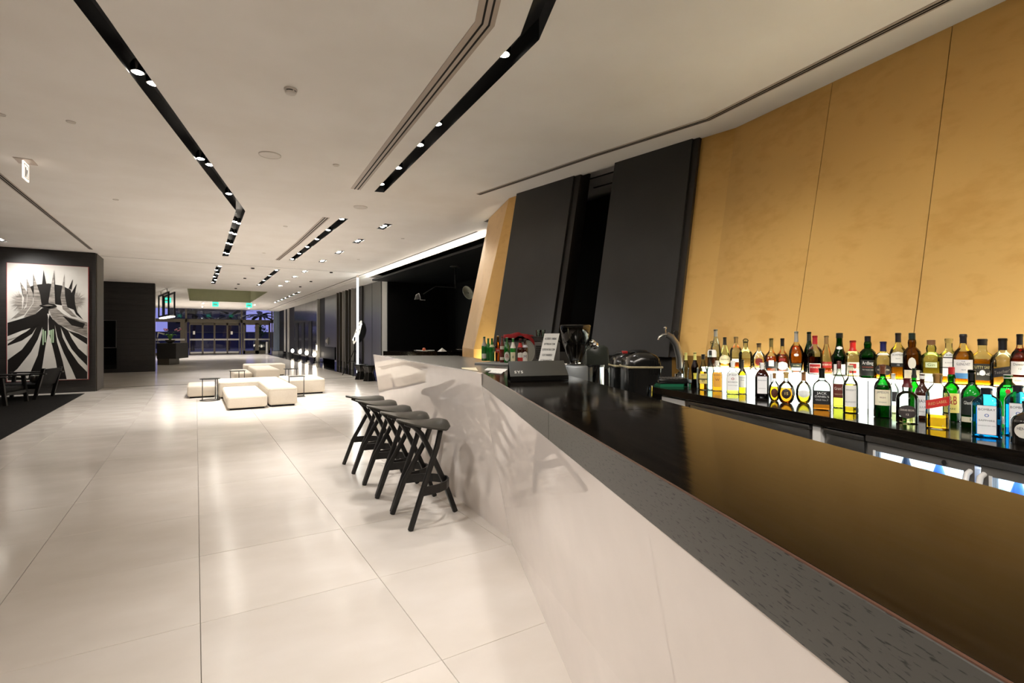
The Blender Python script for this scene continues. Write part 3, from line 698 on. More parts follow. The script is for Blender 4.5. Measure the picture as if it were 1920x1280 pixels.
x, y = atd(296, 25.9); t = thing('desk_lamp', 'white desk lamp at the left end of the reception desk', 'lamp', (x, y, 1.1)); m = MB(); m.cyl((0, 0), .09, 0, .02); m.done('base', M_white, t); m = MB(); m.tube([(0, 0, .02), (-.02, 0, .3), (.02, 0, .55)], .03, 8); m.done('arm', M_white, t, smooth=60)
m = MB(); m.tube([(.02, 0, .53), (.28, 0, .44)], .035, 8); m.done('lamp_shade', M_white, t, smooth=60)
t = thing('hanging_lantern', 'black open lantern frame hanging over the reception', 'lamp')
pa = Vector((*atd(298.5, 25.0), 0)); pb = Vector((*atd(318, 22.6), 0)); ex = (pb-pa).normalized(); ey = Vector((ex.y, -ex.x, 0)); z0_, z1_ = 2.36, 3.44
def lbar(a, b, z0, z1, w=.05, name='frame_bar', m_=M_black):
    mb = MB(); mb.hexa([a+Vector((0, 0, z0)), b+Vector((0, 0, z0)), b+ey*w+Vector((0, 0, z0)), a+ey*w+Vector((0, 0, z0))], [a+Vector((0, 0, z1)), b+Vector((0, 0, z1)), b+ey*w+Vector((0, 0, z1)), a+ey*w+Vector((0, 0, z1))]); return mb.done(name, m_, t)
Ln = (pb-pa).length
for off in (0, .22):
    o = -ey*off
    lbar(pa+o, pb+o, z1_-.07, z1_); lbar(pa+o, pb+o, z0_, z0_+.07)
    for u in (0, .42, .95): lbar(pa+o+ex*(u*Ln), pa+o+ex*(u*Ln+.14), z0_, z1_)
lbar(pa-ey*.2, pb-ey*.2, z0_-.06, z0_-.01, .2, 'light_bar', mat('lantern_glow', 'fff4e4', emit=3))
for u in (.2, .8): lbar(pa+ex*(u*Ln), pa+ex*(u*Ln+.02), z1_, 3.6, .02, 'hanger')

# floor uplights and fittings along the corridor wall
for k, (px, py) in enumerate(((548.5, 657.5), (562.5, 659.5), (575, 661.5), (589.5, 664.5))):
    p = atX(px, py, 5.55); t = thing('floor_lamp_globe', 'small glowing globe lamp by the corridor wall, %s from the left' % names[k], 'lamp', (p.x, p.y, .003), group=None)
    m = MB(); m.cyl((0, 0), .10, 0, .03); m.cyl((0, 0), .03, .03, p.z-.13); m.done('stand', M_black, t); m = MB(); m.sphere((0, 0, p.z), .10, 14, 10, 1.3); m.done('globe', mat('globe_glow', 'fff0da', emit=7), t, smooth=60)
x, y = atd(604.5, 28.5); t = thing('floor_signpost', 'slim chrome post with a lit top in front of the corridor wall', 'post', (x-.3, y, .003)); m = MB(); m.box(-.12, .12, -.12, .12, 0, .03); m.done('foot_plate', M_steel, t); m = MB(); m.box(-.05, .05, -.05, .05, .03, 1.05); m.done('post', M_panelgrad, t)
m = MB(); m.box(-.05, .05, -.055, -.05, .65, .95); m.done('lit_panel', mat('signpost_glow', 'fff0d8', emit=1.5), t)
for px in (614.5,):
    p = atX(px, 639, XW-.03); t = thing('wall_light', 'small bright wall light on the grey corridor panel', 'lamp', (p.x, p.y, p.z)); m = MB(); m.box(-.02, .025, -.1, .1, -.18, .18); m.done('backplate', M_panelgrad, t); m = MB(); m.sphere((-.05, 0, 0), .07, 10, 8, 1.6); m.done('shade', M_white, t, smooth=60)
p = fl_led = (4.84, 18.2); t = thing('light_tube', 'vertical white light tube from floor to ceiling before the corridor wall', 'light', (4.86, 18.12, .003))
m = MB(); m.box(-.028, .028, -.02, .02, .03, 3.5); m.done('tube', M_ledtube, t); m = MB(); m.box(-.05, .05, -.04, .04, 0, .03); m.done('foot', M_black, t); m = MB(); m.box(-.03, .03, -.02, .03, 3.5, 3.6); m.done('head', M_alu, t)
# studio floor lamp on tripod
d_ = 18.6; cx, cy_ = atd(665, d_); t = thing('tripod_lamp', 'black dish lamp on a tripod in front of the corridor wall', 'lamp', (cx, cy_, .002))
hub = Vector((0, 0, zz(660, d_)))
m = MB(); m.tube([(0, 0, .5), hub+Vector((0, 0, .55))], .025, 8); m.done('column', M_black, t)
rx = Vector((cY, -sY, 0)); fw = Vector((sY, cY, 0))
for dx, dy in ((-.48, .1), (.38, .35), (.1, -.5)):
    m = MB(); m.tube([hub+Vector((0, 0, .1)), rx*dx+fw*dy+Vector((0, 0, .0))], .014, 6); m.done('leg', M_black, t)
m = MB(); m.tube([rx*-.3+fw*.06+Vector((0, 0, .52)), Vector((0, 0, .52)), rx*.24+fw*.2+Vector((0, 0, .52))], .01, 6); m.done('spreader', M_black, t)
c = rx*.12+Vector((0, 0, zz(623, d_))); ax = (rx*-.86+fw*-.45+Vector((0, 0, .30))).normalized(); u_ = ax.cross(Vector((0, 0, 1))).normalized(); v_ = u_.cross(ax)
m = MB(); rows = []
for r, h in ((.03, -.28), (.22, -.24), (.38, -.14), (.46, 0.0), (.44, .0), (.36, -.12), (.2, -.2), (.03, -.23)):
    rows.append([c+ax*h+u_*(r*math.cos(2*PI*k/24))+v_*(r*math.sin(2*PI*k/24)) for k in range(25)])
m.grid(rows); m.done('dish', M_black, t, smooth=50)
m = MB(); rows = [[c+ax*(.02)+u_*(r*math.cos(2*PI*k/24))+v_*(r*math.sin(2*PI*k/24)) for k in range(25)] for r in (.455, .33)]; m.grid(rows); m.done('rim_lining', mat('dish_lining_glow', 'e9e4d8', .35, emit=.25), t, smooth=50, fix=False)  # lining glows faintly by itself, standing in for reflected lamplight
m = MB(); m.sphere(c+ax*-.05, .09, 12, 8); m.done('bulb', M_white, t, smooth=60)
for k in range(4):
    a = PI/4+k*PI/2; e_ = u_*math.cos(a)+v_*math.sin(a); m = MB(); m.tube([c+ax*.04+e_*.08, c+ax*.03+e_*.44], .03, 6); m.done('spoke', mat('spoke_glow', 'f2efe6', .4, emit=.9), t)  # spokes emit a glow in place of the light they reflect
# two waisted stools left of the bar end
for k, (px, d_) in enumerate(((677, 16.9), (693, 16.3))):
    x, y = atd(px, d_); t = thing('waisted_stool', ['black waisted stool, left one behind the bar end', 'black waisted stool, right one behind the bar end'][k], 'stool', (x, y, .001))
    zt = .50; m = MB(); m.lathe([(.19, zt-.03), (.22, zt-.03), (.22, zt), (.001, zt)], 6, caps=True); m.done('seat', M_black, t)
    for q in range(6):
        a = q*PI/3; b2 = a+PI/3; f_ = lambda r, an, z: (r*math.cos(an), r*math.sin(an), z)
        mb = MB(); mb.add([f_(.215, a, zt-.03), f_(.215, b2, zt-.03), f_(.12, b2, .27), f_(.12, a, .27)], [(0, 1, 2, 3)]); mb.add([f_(.12, a, .27), f_(.12, b2, .27), f_(.2, b2, 0), f_(.2, a, 0)], [(0, 1, 2, 3)])
        mb.done('side_panel', M_applblk, t, fix=False)
        mb = MB(); mb.tube([f_(.217, a, zt-.03), f_(.123, a, .27), f_(.203, a, 0.004)], .006, 5); mb.done('edge_rod', M_steeldk if q % 2 else M_steel, t)
# ceiling lamp with two arms in the dark side room
x, y = 6.21, 12.97; t = thing('two_arm_lamp', 'black two-armed ceiling lamp in the dark side room', 'lamp', (x, y, 3.4))
m = MB(); m.cyl((0, 0), .15, -.03, 0); m.done('canopy', M_steel, t); m = MB(); m.tube([(0, 0, -.02), (0, 0, -.62)], .02, 8); m.done('stem', M_black, t)
L_ = rx*-1.0; m = MB(); m.tube([(0, 0, -.6), L_*.55+Vector((0, 0, -.56)), L_*.9+Vector((0, 0, -.78))], .015, 6); m.done('arm', M_black, t); m = MB(); m.tube([(0, 0, -.6), rx*.9+Vector((0, 0, -.58))], .015, 6); m.done('arm', M_black, t)
m = MB(); c = L_*1.0+Vector((0, 0, -.9)); m.lathe([(.03, .16), (.12, .1), (.16, -.04), (.155, -.04), (.11, .08)], 18, c=c, caps=False); m.done('lamp_shade', M_blackgloss, t, smooth=50)
c = rx*.36+Vector((0, 0, -.74)); m = MB(); rows = [[c+rx*(r*math.cos(2*PI*k/20)*.75)+Vector((0, 0, r*math.sin(2*PI*k/20)))-fw*h+rx*(r*math.sin(2*PI*k/20)*-.3) for k in range(21)] for r, h in ((.02, -.06), (.15, 0), (.19, .06), (.18, .07), (.14, .02), (.02, -.03))]; m.grid(rows); m.done('lamp_shade', mat('lamp_shade_inside', 'a9aea0', .4), t, smooth=50)
m = MB(); m.box(.82, .9, -.02, .02, -1.0, -.2); m.done('counterweight', M_bronze, t)

# ================================================================== PAINTING
t = thing('painting', 'tall black and white painting of a spiked crown with an eye', 'painting', (0, 16.92, 0)); YP = 16.92
px0 = lambda x, y: atY(x/4.739, 480+y/4.739, 16.9)
a, b, c, d = px0(66, 62), px0(785, 97), px0(783, 1100), px0(66, 1104)
XL, XR = a.x, b.x; ZT_, ZB_ = (a.z+b.z)/2, (c.z+d.z)/2-.0
m = MB(); m.box(XL-.012, XR+.012, -.05, -.004, ZB_-.014, ZT_+.008); m.done('frame', M_red, t)
m = MB(); m.box(XL, XR, -.056, -.05, ZB_, ZT_); m.done('canvas', M_canvas, t)
cnt = [0]
def shape(name, pts, m_):
    cnt[0] += 1; y = -.0562-.00035*cnt[0]; q = []
    for x, yy in pts:
        p = px0(x, yy); q.append(Vector((min(max(p.x, XL+.004), XR-.004), y, min(max(p.z, ZB_+.004), ZT_-.004))))
    tr = tessellate_polygon([[Vector((p.x, p.z, 0)) for p in q]]); mb = MB(); mb.add(q, [tuple(f) for f in tr]); return mb.done(name, m_, t, fix=False)
shape('dark_body', [(72, 780), (270, 640), (330, 618), (385, 575), (432, 500), (470, 560), (540, 612), (610, 662), (700, 690), (778, 728), (778, 1098), (72, 1102)], M_pblack)
shape('crown_drum', [(262, 275), (320, 255), (435, 244), (550, 262), (630, 300), (660, 400), (665, 480), (560, 440), (440, 420), (330, 430), (290, 350)], M_pblack)
for cx_, cy2, r0, n_, sg in ((200, 408, 122, 150, -1), (672, 398, 100, 120, 1)):
    cnt[0] += 1; mb = MB()
    for k in range(n_):
        a_ = (PI/2 if sg < 0 else -PI/2)+PI*(k+random.random())/n_; le = r0*random.uniform(.45, 1.08); ux, uy = math.cos(a_), math.sin(a_); r1 = random.uniform(2, 34); w_ = random.uniform(1.5, 3.6)
        q = []
        for x_, y_ in ((cx_+ux*r1-uy*w_, cy2+uy*r1+ux*w_), (cx_+ux*le, cy2+uy*le), (cx_+ux*r1+uy*w_, cy2+uy*r1-ux*w_)):
            p = px0(x_, y_); q.append((min(max(p.x, XL+.004), XR-.004), -.0562-.00035*cnt[0]-.00001*k, p.z))
        mb.add(q, [(0, 1, 2)])
    tag(mb.done('sunburst', M_pgrey, t, fix=False), kind='stuff')
cnt[0] = 12
SP = [([(182, 225), (245, 320), (240, 420), (190, 520), (100, 562), (205, 470), (218, 370)], 1), ([(240, 195), (300, 340), (295, 420), (220, 520), (130, 555), (240, 450), (250, 330)], 1), ([(298, 155), (360, 340), (375, 450), (310, 520), (215, 545), (300, 420), (305, 300)], 1),
      ([(390, 125), (420, 270), (434, 400), (440, 425), (378, 432), (370, 330)], 0), ([(485, 125), (495, 330), (494, 432), (438, 432), (435, 400), (460, 250)], 1), ([(575, 160), (580, 350), (600, 450), (690, 545), (640, 535), (560, 470), (540, 370)], 1),
      ([(650, 205), (640, 300), (612, 290)], 0), ([(685, 245), (665, 350), (670, 430), (690, 500), (745, 568), (680, 520), (630, 420), (636, 330)], 0)]
for q, g_ in SP: shape('spike', q, M_pgrey if g_ else M_pblack)
for q in ([(182, 225), (200, 290), (216, 370), (206, 350)], [(240, 195), (250, 330), (246, 340)], [(298, 155), (305, 300), (299, 320)], [(485, 125), (497, 330), (494, 430), (488, 300)]): shape('spike_shadow', q, M_pblack)
shape('wing', [(72, 592), (200, 555), (320, 515), (375, 465), (440, 452), (432, 520), (385, 580), (330, 620), (270, 640), (150, 682), (72, 718)], M_pblack)
shape('wing', [(438, 475), (500, 458), (560, 510), (620, 545), (777, 590), (777, 718), (700, 682), (600, 640), (520, 605), (465, 550)], M_pgrey)
shape('wing_stroke', [(560, 530), (760, 600), (740, 640), (640, 615)], M_pblack)
for q in ([(72, 712), (200, 662), (278, 641), (240, 670), (150, 720), (72, 745)], [(72, 797), (200, 750), (290, 690), (328, 632), (290, 710), (200, 830), (72, 922)], [(85, 1064), (160, 1000), (280, 850), (340, 740), (380, 630), (377, 690), (340, 880), (262, 1060), (255, 1085)],
          [(372, 1102), (377, 1000), (400, 850), (428, 690), (432, 520), (440, 690), (470, 800), (500, 930), (527, 1102)], [(597, 1100), (560, 930), (510, 760), (490, 610), (514, 720), (570, 860), (640, 1000), (680, 1097)],
          [(777, 1028), (700, 950), (610, 820), (560, 720), (543, 632), (590, 735), (640, 825), (700, 895), (777, 972)], [(777, 888), (700, 820), (640, 730), (610, 664), (660, 708), (777, 785)]): shape('pale_stripe', q, M_canvas)
for x_, y0_, y1_ in ((388, 652, 788), (407, 665, 765), (445, 660, 700), (460, 655, 770), (477, 650, 768)): shape('small_window', [(x_-6, y0_), (x_+6, y0_), (x_+5, y1_), (x_-6, y1_)], mat('pale_green_paint', 'a9c3a0', .4))
shape('neck_tick', [(424, 512), (446, 512), (436, 560)], M_canvas)
shape('eye', [(352, 440), (395, 424), (440, 420), (485, 428), (510, 444), (470, 464), (430, 470), (385, 458)], M_pblack); shape('eye_lid', [(385, 440), (430, 430), (480, 440), (430, 446)], M_pgrey); shape('eye_pupil', [(410, 452), (440, 446), (465, 452), (440, 462)], M_blackgloss)

# ================================================================== LOUNGE
m = MB(); m.prism([(-9, 3.5), (-2.28, 9.2), (-2.36, 16.40), (-9, 16.45)], .0005, .008)
tag(m.done('carpet', M_carpet), 'large charcoal carpet in front of the painting wall', 'carpet')
def sofa_block(name, label, x0, x1, y0, y1, z, seam=True, plinth=True):
    t = thing(name, label, 'sofa', ((x0+x1)/2, (y0+y1)/2, 0)); hx, hy = (x1-x0)/2, (y1-y0)/2
    m = MB(); m.box(-hx, hx, -hy, hy, .035, z); m.done('cushion', M_sofa, t, bevel=.045, seg=3)
    m = MB(); m.box(-hx+.05, hx-.05, -hy+.05, hy-.05, .0, .037); m.done('plinth', M_black, t)
    if seam:
        m = MB(); r = .004; z_ = z-.05; k = .0005
        for q in (((-hx-k, -hy+.03, z_), (-hx-k, hy-.03, z_)), ((hx+k, -hy+.03, z_), (hx+k, hy-.03, z_)), ((-hx+.03, -hy-k, z_), (hx-.03, -hy-k, z_))): m.tube(q, r, 6)
        m.done('piping', M_sofa, t)
sofa_block('pouf', 'low wide cream seat block nearest the camera in the sofa group', .51, 1.21, 11.13, 13.3, .275)
sofa_block('sofa_block', 'tall cream block at the right of the nearest seat', 1.25, 1.785, 11.25, 13.33, .395)
sofa_block('lounge_sofa', 'long tall cream backrest block behind the nearest seat', .44, 1.785, 13.36, 14.35, .395)
sofa_block('ottoman', 'low shaded ottoman at the left of the sofa group', -.17, .415, 13.8, 15.0, .285)
sofa_block('bench', 'long cream bench at the right of the sofa group', 1.86, 2.76, 13.3, 14.75, .378)
sofa_block('lounge_sofa', 'farthest wide backrest block of the sofa group', 1.46, 2.79, 20.2, 21.0, .43)
sofa_block('sofa_block', 'tall cream block in the middle of the rear sofas', 1.56, 2.25, 17.4, 20.1, .40)
sofa_block('pouf', 'low rear seat block half hidden left of the tall rear block', 1.02, 1.53, 18.0, 20.1, .28)
def side_table(label, x, y, rz, sty):
    t = thing('side_table', label, 'table', (x, y, 0), rz)
    r = .2; m = MB(); m.lathe([(r, .475), (r, .487), (.001, .487)], 32) if sty == 'round' else m.box(-.17, .17, -.15, .15, .475, .487); m.done('tabletop', M_tableblk, t, smooth=30)
    if sty == 'round':
        for a in (-.6, .9, 2.6):
            m = MB(); m.tube([(.17*math.cos(a), .17*math.sin(a), .01), (.17*math.cos(a), .17*math.sin(a), .478)], .009, 8); m.done('leg', M_tableblk, t)
        m = MB(); rows = [[Vector((q*math.cos(2*PI*k/32), q*math.sin(2*PI*k/32), z)) for k in range(33)] for q, z in ((.2, 0), (.2, .012), (.17, .012), (.17, 0))]; m.grid(rows); m.done('base_ring', M_tableblk, t)
    else:
        for sx in (-.165, .165):
            m = MB(); m.box(sx-.008, sx+.008, -.008, .008, .012, .476); m.done('leg', M_tableblk, t)
        m = MB(); m.box(-.172, .172, -.15, .15, 0, .012); m.done('base_plate', M_tableblk, t)
side_table('round black side table at the left front of the sofa group', .27, 13.2, 0, 'round')
side_table('square black side table between backrest and right bench', 2.03, 12.93, 0, 'square')
side_table('round black side table behind the long backrest', .97, 15.8, .4, 'round')
side_table('round black side table beyond the right bench', 2.36, 16.0, .9, 'round')
# dark lounge chairs on the carpet
def lounge_chair(label, x, y, rz, z=.008, s=1.0):
    t = thing('lounge_chair', label, 'chair', (x, y, z), rz)
    for sx in (-.40, .40):
        m = MB(); m.hexa([(sx-.03, -.42, 0), (sx+.03, -.42, 0), (sx+.03, -.36, 0), (sx-.03, -.36, 0)], [(sx-.03, -.36, .56), (sx+.03, -.36, .56), (sx+.03, -.30, .56), (sx-.03, -.30, .56)]); m.done('leg', M_tableblk, t)
        m = MB(); m.hexa([(sx-.03, .34, 0), (sx+.03, .34, 0), (sx+.03, .40, 0), (sx-.03, .40, 0)], [(sx-.03, .50, .70), (sx+.03, .50, .70), (sx+.03, .56, .70), (sx-.03, .56, .70)]); m.done('leg', M_tableblk, t)
        m = MB(); m.box(sx-.045, sx+.045, -.42, .58, .56, .59); m.done('armrest', M_tableblk, t, bevel=.008)
    m = MB(); m.box(-.37, .37, -.36, .40, .24, .36); m.done('seat', M_black, t, bevel=.03)
    m = MB(); m.hexa([(-.37, .34, .30), (.37, .34, .30), (.37, .44, .30), (-.37, .44, .30)], [(-.37, .50, .68), (.37, .50, .68), (.37, .57, .68), (-.37, .57, .68)]); m.done('backrest', M_black, t, bevel=.02)
    m = MB(); m.box(-.37, .37, -.40, -.36, .20, .26); m.done('front_rail', M_tableblk, t)
    m = MB(); m.box(-.2, .2, .18, .32, .37, .55); m.done('pillow', M_panelgrey, t, bevel=.05, seg=3)
lounge_chair('dark lounge chair seen from the side, leaning back to the right', -3.35, 15.75, -PI/2-.2)
x, y = atd(-14, 10.6); lounge_chair('dark lounge chair cut off by the left edge of the picture', x, y, PI/2-.2)

# ================================================================== BAR
WF0 = Vector((1.811, 3.332)); WD = Vector((-.371, -.9286)).normalized(); WRZ = math.atan2(WD.x*-1, WD.y)
WN = Vector((math.cos(WRZ), math.sin(WRZ)))            # towards the guests
HC = 1.155; WT = .10; CW = .555
def wl(x, y, z=0): p = WF0+WN*x+WD*y; return Vector((p.x, p.y, z))
bar = thing('bar_counter', 'white faceted glossy bar front under the dark counter', 'bar counter')
K0 = Vector((1.872, 3.022, 0)); KD = Vector((-.375, -.927, 0)).normalized(); K1 = K0+KD*5.0
KF = Vector((2.158, 6.6, 0))
kd_ = (KF-K0).normalized(); Npl = (kd_.cross(Vector((math.sin(math.radians(-5.5))*.997, .08*math.sin(math.radians(5.5)), math.cos(math.radians(5.5)))))).normalized()
def ray_plane(px, py, p0, n):
    r = ray(px); d3 = Vector((r.x, r.y, -(py-HY)/FPX)); o = Vector((0, 0, H)); t = (p0-o).dot(n)/d3.dot(n); return o+d3*t
FT = ray_plane(699.5, 664.5, K0, Npl); F2 = ray_plane(902, 700.5, K0, Npl); F1 = ray_plane(903, 722.5, K0, Npl); FB = KF.copy(); print('bar', FT, F2, F1)
Nout = Npl if Npl.x < 0 else -Npl
m = MB(); poly = [K0, FB, FT, F2, F1]; off = -Nout*.03
m.add([p for p in poly]+[p+off for p in poly], [tuple(range(5)), tuple(range(9, 4, -1))]+[(i, (i+1) % 5, 5+(i+1) % 5, 5+i) for i in range(5)])
m.done('front_panel', M_barwhite, bar)
tn0 = wl(-.012, -.0, HC-WT-.001); tn1 = wl(-.012, 5.2, HC-WT-.001)
m = MB(); q = [K0+KD*.003, K1, tn1, F1]; in_ = Vector((-WN.x*.03, -WN.y*.03, 0))
m.slab(q, in_); m.done('front_panel', M_barwhite, bar)
# steel topped far part of the bar
z3_ = lambda v, z: Vector((v.x, v.y, z))
m = MB(); z_ = F2.z-.012
A_, B_ = Vector((F2.x+.03, F2.y, F2.z-.014)), Vector((FT.x+.03, FT.y, FT.z-.014))
C_, D_ = B_+Vector((.95, -.6, -.0)), A_+Vector((.95, .42, -.0))
m.hexa([p-Vector((0, 0, .05)) for p in (A_, B_, C_, D_)], [A_, B_, C_, D_]); m.done('steel_worktop', M_greysteel, bar)
cc_ = (A_+B_+C_+D_)/4; q_ = [p+(cc_-p)*.12 for p in (A_, B_, C_, D_)]; q_[1] = q_[1]+Vector((0, -1.3, 0)); q_[0] += Vector((.12, .1, 0)); q_[1] += Vector((.12, 0, 0))
m = MB(); m.hexa([z3_(p, 0) for p in q_], [p-Vector((0, 0, .051)) for p in q_]); m.done('carcass', M_steeldk, bar)
m = MB(); p = atz(864, 678, 1.085); zc_ = A_.z+.001; q_ = [atz(861, 677, zc_), atz(889, 684, zc_), atz(896, 696, zc_), atz(866, 692, zc_)]
m.slab(q_, (0, 0, .006)); m.done('cream_insert', M_cream, bar)
m = MB(); m.box(-.5, -.2, .05, 5.0, .0, .05); m.done('plinth', M_black, bar, loc=(WF0.x, WF0.y, 0), rz=WRZ)
# dark wooden counter
ctr = thing('wooden_counter', 'long black stained wooden counter top running past the photographer', 'counter', (WF0.x, WF0.y, 0), WRZ)
J = atz(1030, 772, HC); jy = (Vector((J.x, J.y))-WF0).length
for y0, y1 in ((0, jy-.0012), (jy+.0012, 5.2)):
    m = MB(); m.box(-CW, -.004, y0, y1, HC-.05, HC); s_ = m.done('counter_section', M_wood, ctr, bevel=.002, seg=1)
    m = MB(); m.box(-.03, 0, y0, y1, HC-WT, HC-.0015); m.done('fascia', M_fascia, ctr, bevel=.0015, seg=1)
    m = MB(); m.tube([(-.003, y0, HC-.0012), (-.003, y1, HC-.0012)], .0022, 6); m.done('worn_edge', M_redge, ctr)
m = MB(); m.box(-CW+.005, -.04, .02, 5.2, HC-WT+.002, HC-.052); m.done('core', M_black, ctr)
m = MB(); m.box(-CW+.03, -.22, .05, 5.2, .05, HC-WT); m.done('back_cladding', M_steeldk, ctr)

# far dark counter slab at the end of the bar
t = thing('end_counter', 'short black slab counter with plates at the far end of the bar', 'counter')
q = [atz(775, 665.5, 1.01), atz(887, 663.5, 1.01)]
fl_, fr_ = Vector((q[0].x, q[0].y, 0)), Vector((q[1].x, q[1].y, 0))
fl_ = Vector((3.42, 9.75, 0)); fr_ = Vector((4.99, 9.45, 0))
bl_, br_ = Vector((3.35, 10.5, 0)), Vector((5.3, 10.4, 0))
def z3(v, z): return Vector((v.x, v.y, z))
m = MB(); m.hexa([z3(v, 1.01) for v in (fl_, fr_, br_, bl_)], [z3(v, 1.12) for v in (fl_, fr_, br_, bl_)]); m.done('slab', M_wood, t)
m = MB(); k_ = Vector((.3, .06, 0)); m.hexa([z3(v+k_*s2, .955) for v, s2 in ((fl_, 1), (fr_, .1), (br_, -.5), (bl_, 1))], [z3(v+k_*s2, 1.008) for v, s2 in ((fl_, 1), (fr_, .1), (br_, -.5), (bl_, 1))]); m.done('cream_board', M_cream, t)
m = MB(); m.hexa([z3(v+k_*s2, .0) for v, s2 in ((fl_, 2), (fr_, -.5), (br_, -1), (bl_, 2))], [z3(v+k_*s2, .955) for v, s2 in ((fl_, 2), (fr_, -.5), (br_, -1), (bl_, 2))]); m.done('carcass', M_golddark, t)
def onslab(px, d): x, y = atd(px, d); return x, y
for k, (px, d_, r) in enumerate(((784, 10.45, .09), (795, 10.3, .1), (806, 10.45, .1))):
    x, y = atd(px, d_); tt = thing('plate', ['white plate farthest left on the end counter', 'white plate with an orange fruit on the end counter', 'white plate right of the fruit on the end counter'][k], 'plate', (x, y, 1.12)); m = MB(); m.lathe([(r*.6, 0), (r, .02), (r*.97, .022), (r*.55, .006), (.001, .006)], 24); m.done('dish', M_white, tt, smooth=50)
x, y = atd(795, 10.3); tt = thing('fruit', 'small orange fruit on a white plate', 'fruit', (x, y, 1.127)); m = MB(); m.sphere((0, 0, .035), .036, 14, 10); m.done('flesh', mat('orange_skin', 'b5552c', .5), tt, smooth=60); m = MB(); m.cyl((0, 0), .004, .068, .076, 6); m.done('stalk', M_leaf, tt)
x, y = atd(829, 10.35); tt = thing('napkin', 'white folded pyramid napkin on the end counter', 'napkin', (x, y, 1.12), .3); m = MB(); m.add([(-.075, -.06, 0), (.075, -.06, 0), (.075, .06, 0), (-.075, .06, 0), (0, 0, .075)], [(0, 1, 4), (1, 2, 4), (2, 3, 4), (3, 0, 4), (3, 2, 1, 0)]); m.done('cloth', M_card, tt)
x, y = atd(868, 10.9); tt = thing('plate_stack', 'white oval dish near the gold wall on the end counter', 'dish', (x, y, 1.12)); m = MB(); m.lathe([(.07, 0), (.16, .03), (.15, .032), (.06, .008), (.001, .008)], 24, sy=.6); m.done('dish', M_white, tt, smooth=50)

# ------------------------------------------------------------------ bar stools
def make_stool(label, x, y, rz):
    t = thing('bar_stool', label, 'stool', (x, y, 0), rz, 'bar stools')
    # seat: a moulded saddle with skirts that grow deeper towards the front
    N_, Mv = 20, 17; top = []; bot = []
    for i in range(N_+1):
        s_ = i/N_; xx = -.255+.42*s_; w = .185*(max(0, 1-abs(2*s_-1)**3.2))**.5*(.80+.22*s_)+.004
        rt = []; rb = []
        for k in range(Mv):
            v = -1+2*k/(Mv-1); e_ = .006+.085*max(0, s_-.08)**.9
            z = .778+.012*(1-s_)**3-.018*math.sin(PI*s_)*(1-v*v)-e_*abs(v)**2.6*(1-.6*max(0, (s_-.8)/.2))
            fr = max(0, (s_-.80)/.20); z -= .03*fr**2.2
            th = .009+.020*s_*(1-abs(v)**4)+.004
            rt.append(Vector((xx, v*w, z))); rb.append(Vector((xx+(.0 if s_ < .9 else -.012*fr), v*w*.975, z-th)))
        top.append(rt); bot.append(rb)
    m = MB(); m.grid(top); m.grid(bot)
    n = Mv; NB = (N_+1)*n
    for i in range(N_): m.f += [(i*n, (i+1)*n, NB+(i+1)*n, NB+i*n), (i*n+n-1, NB+i*n+n-1, NB+(i+1)*n+n-1, (i+1)*n+n-1)]
    for k in range(n-1): m.f += [(k, NB+k, NB+k+1, k+1), (N_*n+k, N_*n+k+1, NB+N_*n+k+1, NB+N_*n+k)]
    m.done('seat', M_seat, t, smooth=50)
    def leg(pts, w, d):
        m = MB(); secs = []
        for i, p in enumerate(pts):
            p = Vector(p); tdir = (Vector(pts[min(i+1, len(pts)-1)])-Vector(pts[max(i-1, 0)])).normalized(); a = Vector((tdir.z, 0, -tdir.x)).normalized()*w/2; b_ = Vector((0, d/2, 0))
            secs.append([p-a-b_, p+a-b_, p+a+b_, p-a+b_])
        for i in range(len(secs)-1):
            n0_ = len(m.v); m.add(secs[i]+secs[i+1], [(0, 1, 5, 4), (1, 2, 6, 5), (2, 3, 7, 6), (3, 0, 4, 7)]+([(3, 2, 1, 0)] if i == 0 else [])+([(4, 5, 6, 7)] if i == len(secs)-2 else []))
        return m.done('leg', M_stool, t, bevel=.006)
    for sy in (-1, 1):
        leg([(-.226, sy*.203, 0), (-.13, sy*.19, .26), (.02, sy*.12, .57), (.062, sy*.098, .702)], .036, .034)
    leg([(.235, 0, 0), (.14, 0, .25), (.01, 0, .53), (-.06, 0, .66), (-.12, 0, .725), (-.19, 0, .755)], .038, .036)
    pts = [(-.125, -.195), (-.06, -.188), (.02, -.17), (.095, -.125), (.145, -.06), (.16, 0), (.145, .06), (.095, .125), (.02, .17), (-.06, .188), (-.125, .195)]
    m = MB(); th = .012; secs = []
    for i, p in enumerate(pts):
        p = Vector(p); d_ = (Vector(pts[min(i+1, len(pts)-1)])-Vector(pts[max(i-1, 0)])).normalized(); nn = Vector((d_.y, -d_.x))*th/2; secs.append((p+nn, p-nn))
    for i in range(len(secs)-1):
        a, b_ = secs[i]; c, d_ = secs[i+1]; zl, zh = .235, .30
        m.hexa([(a.x, a.y, zl), (b_.x, b_.y, zl), (d_.x, d_.y, zl), (c.x, c.y, zl)], [(a.x, a.y, zh), (b_.x, b_.y, zh), (d_.x, d_.y, zh), (c.x, c.y, zh)])
    m.done('footrest', M_stool, t, smooth=50)
    m = MB(); m.cyl((.165, 0), .006, .262, .274, 8); m.done('rivet', M_steel, t)
    return t
SL = ['black bar stool nearest the camera in the row along the white bar', 'second black bar stool from the camera in the row', 'middle black bar stool of the five in the row', 'fourth black bar stool from the camera in the row', 'farthest black bar stool in the row along the white bar']
st0 = make_stool(SL[0], 1.558, 3.746, .0)
for k in range(1, 5):
    c = copy_tree(st0); c.location = (1.558+.016*k, 3.746+.4575*k, 0); c['label'] = SL[k]

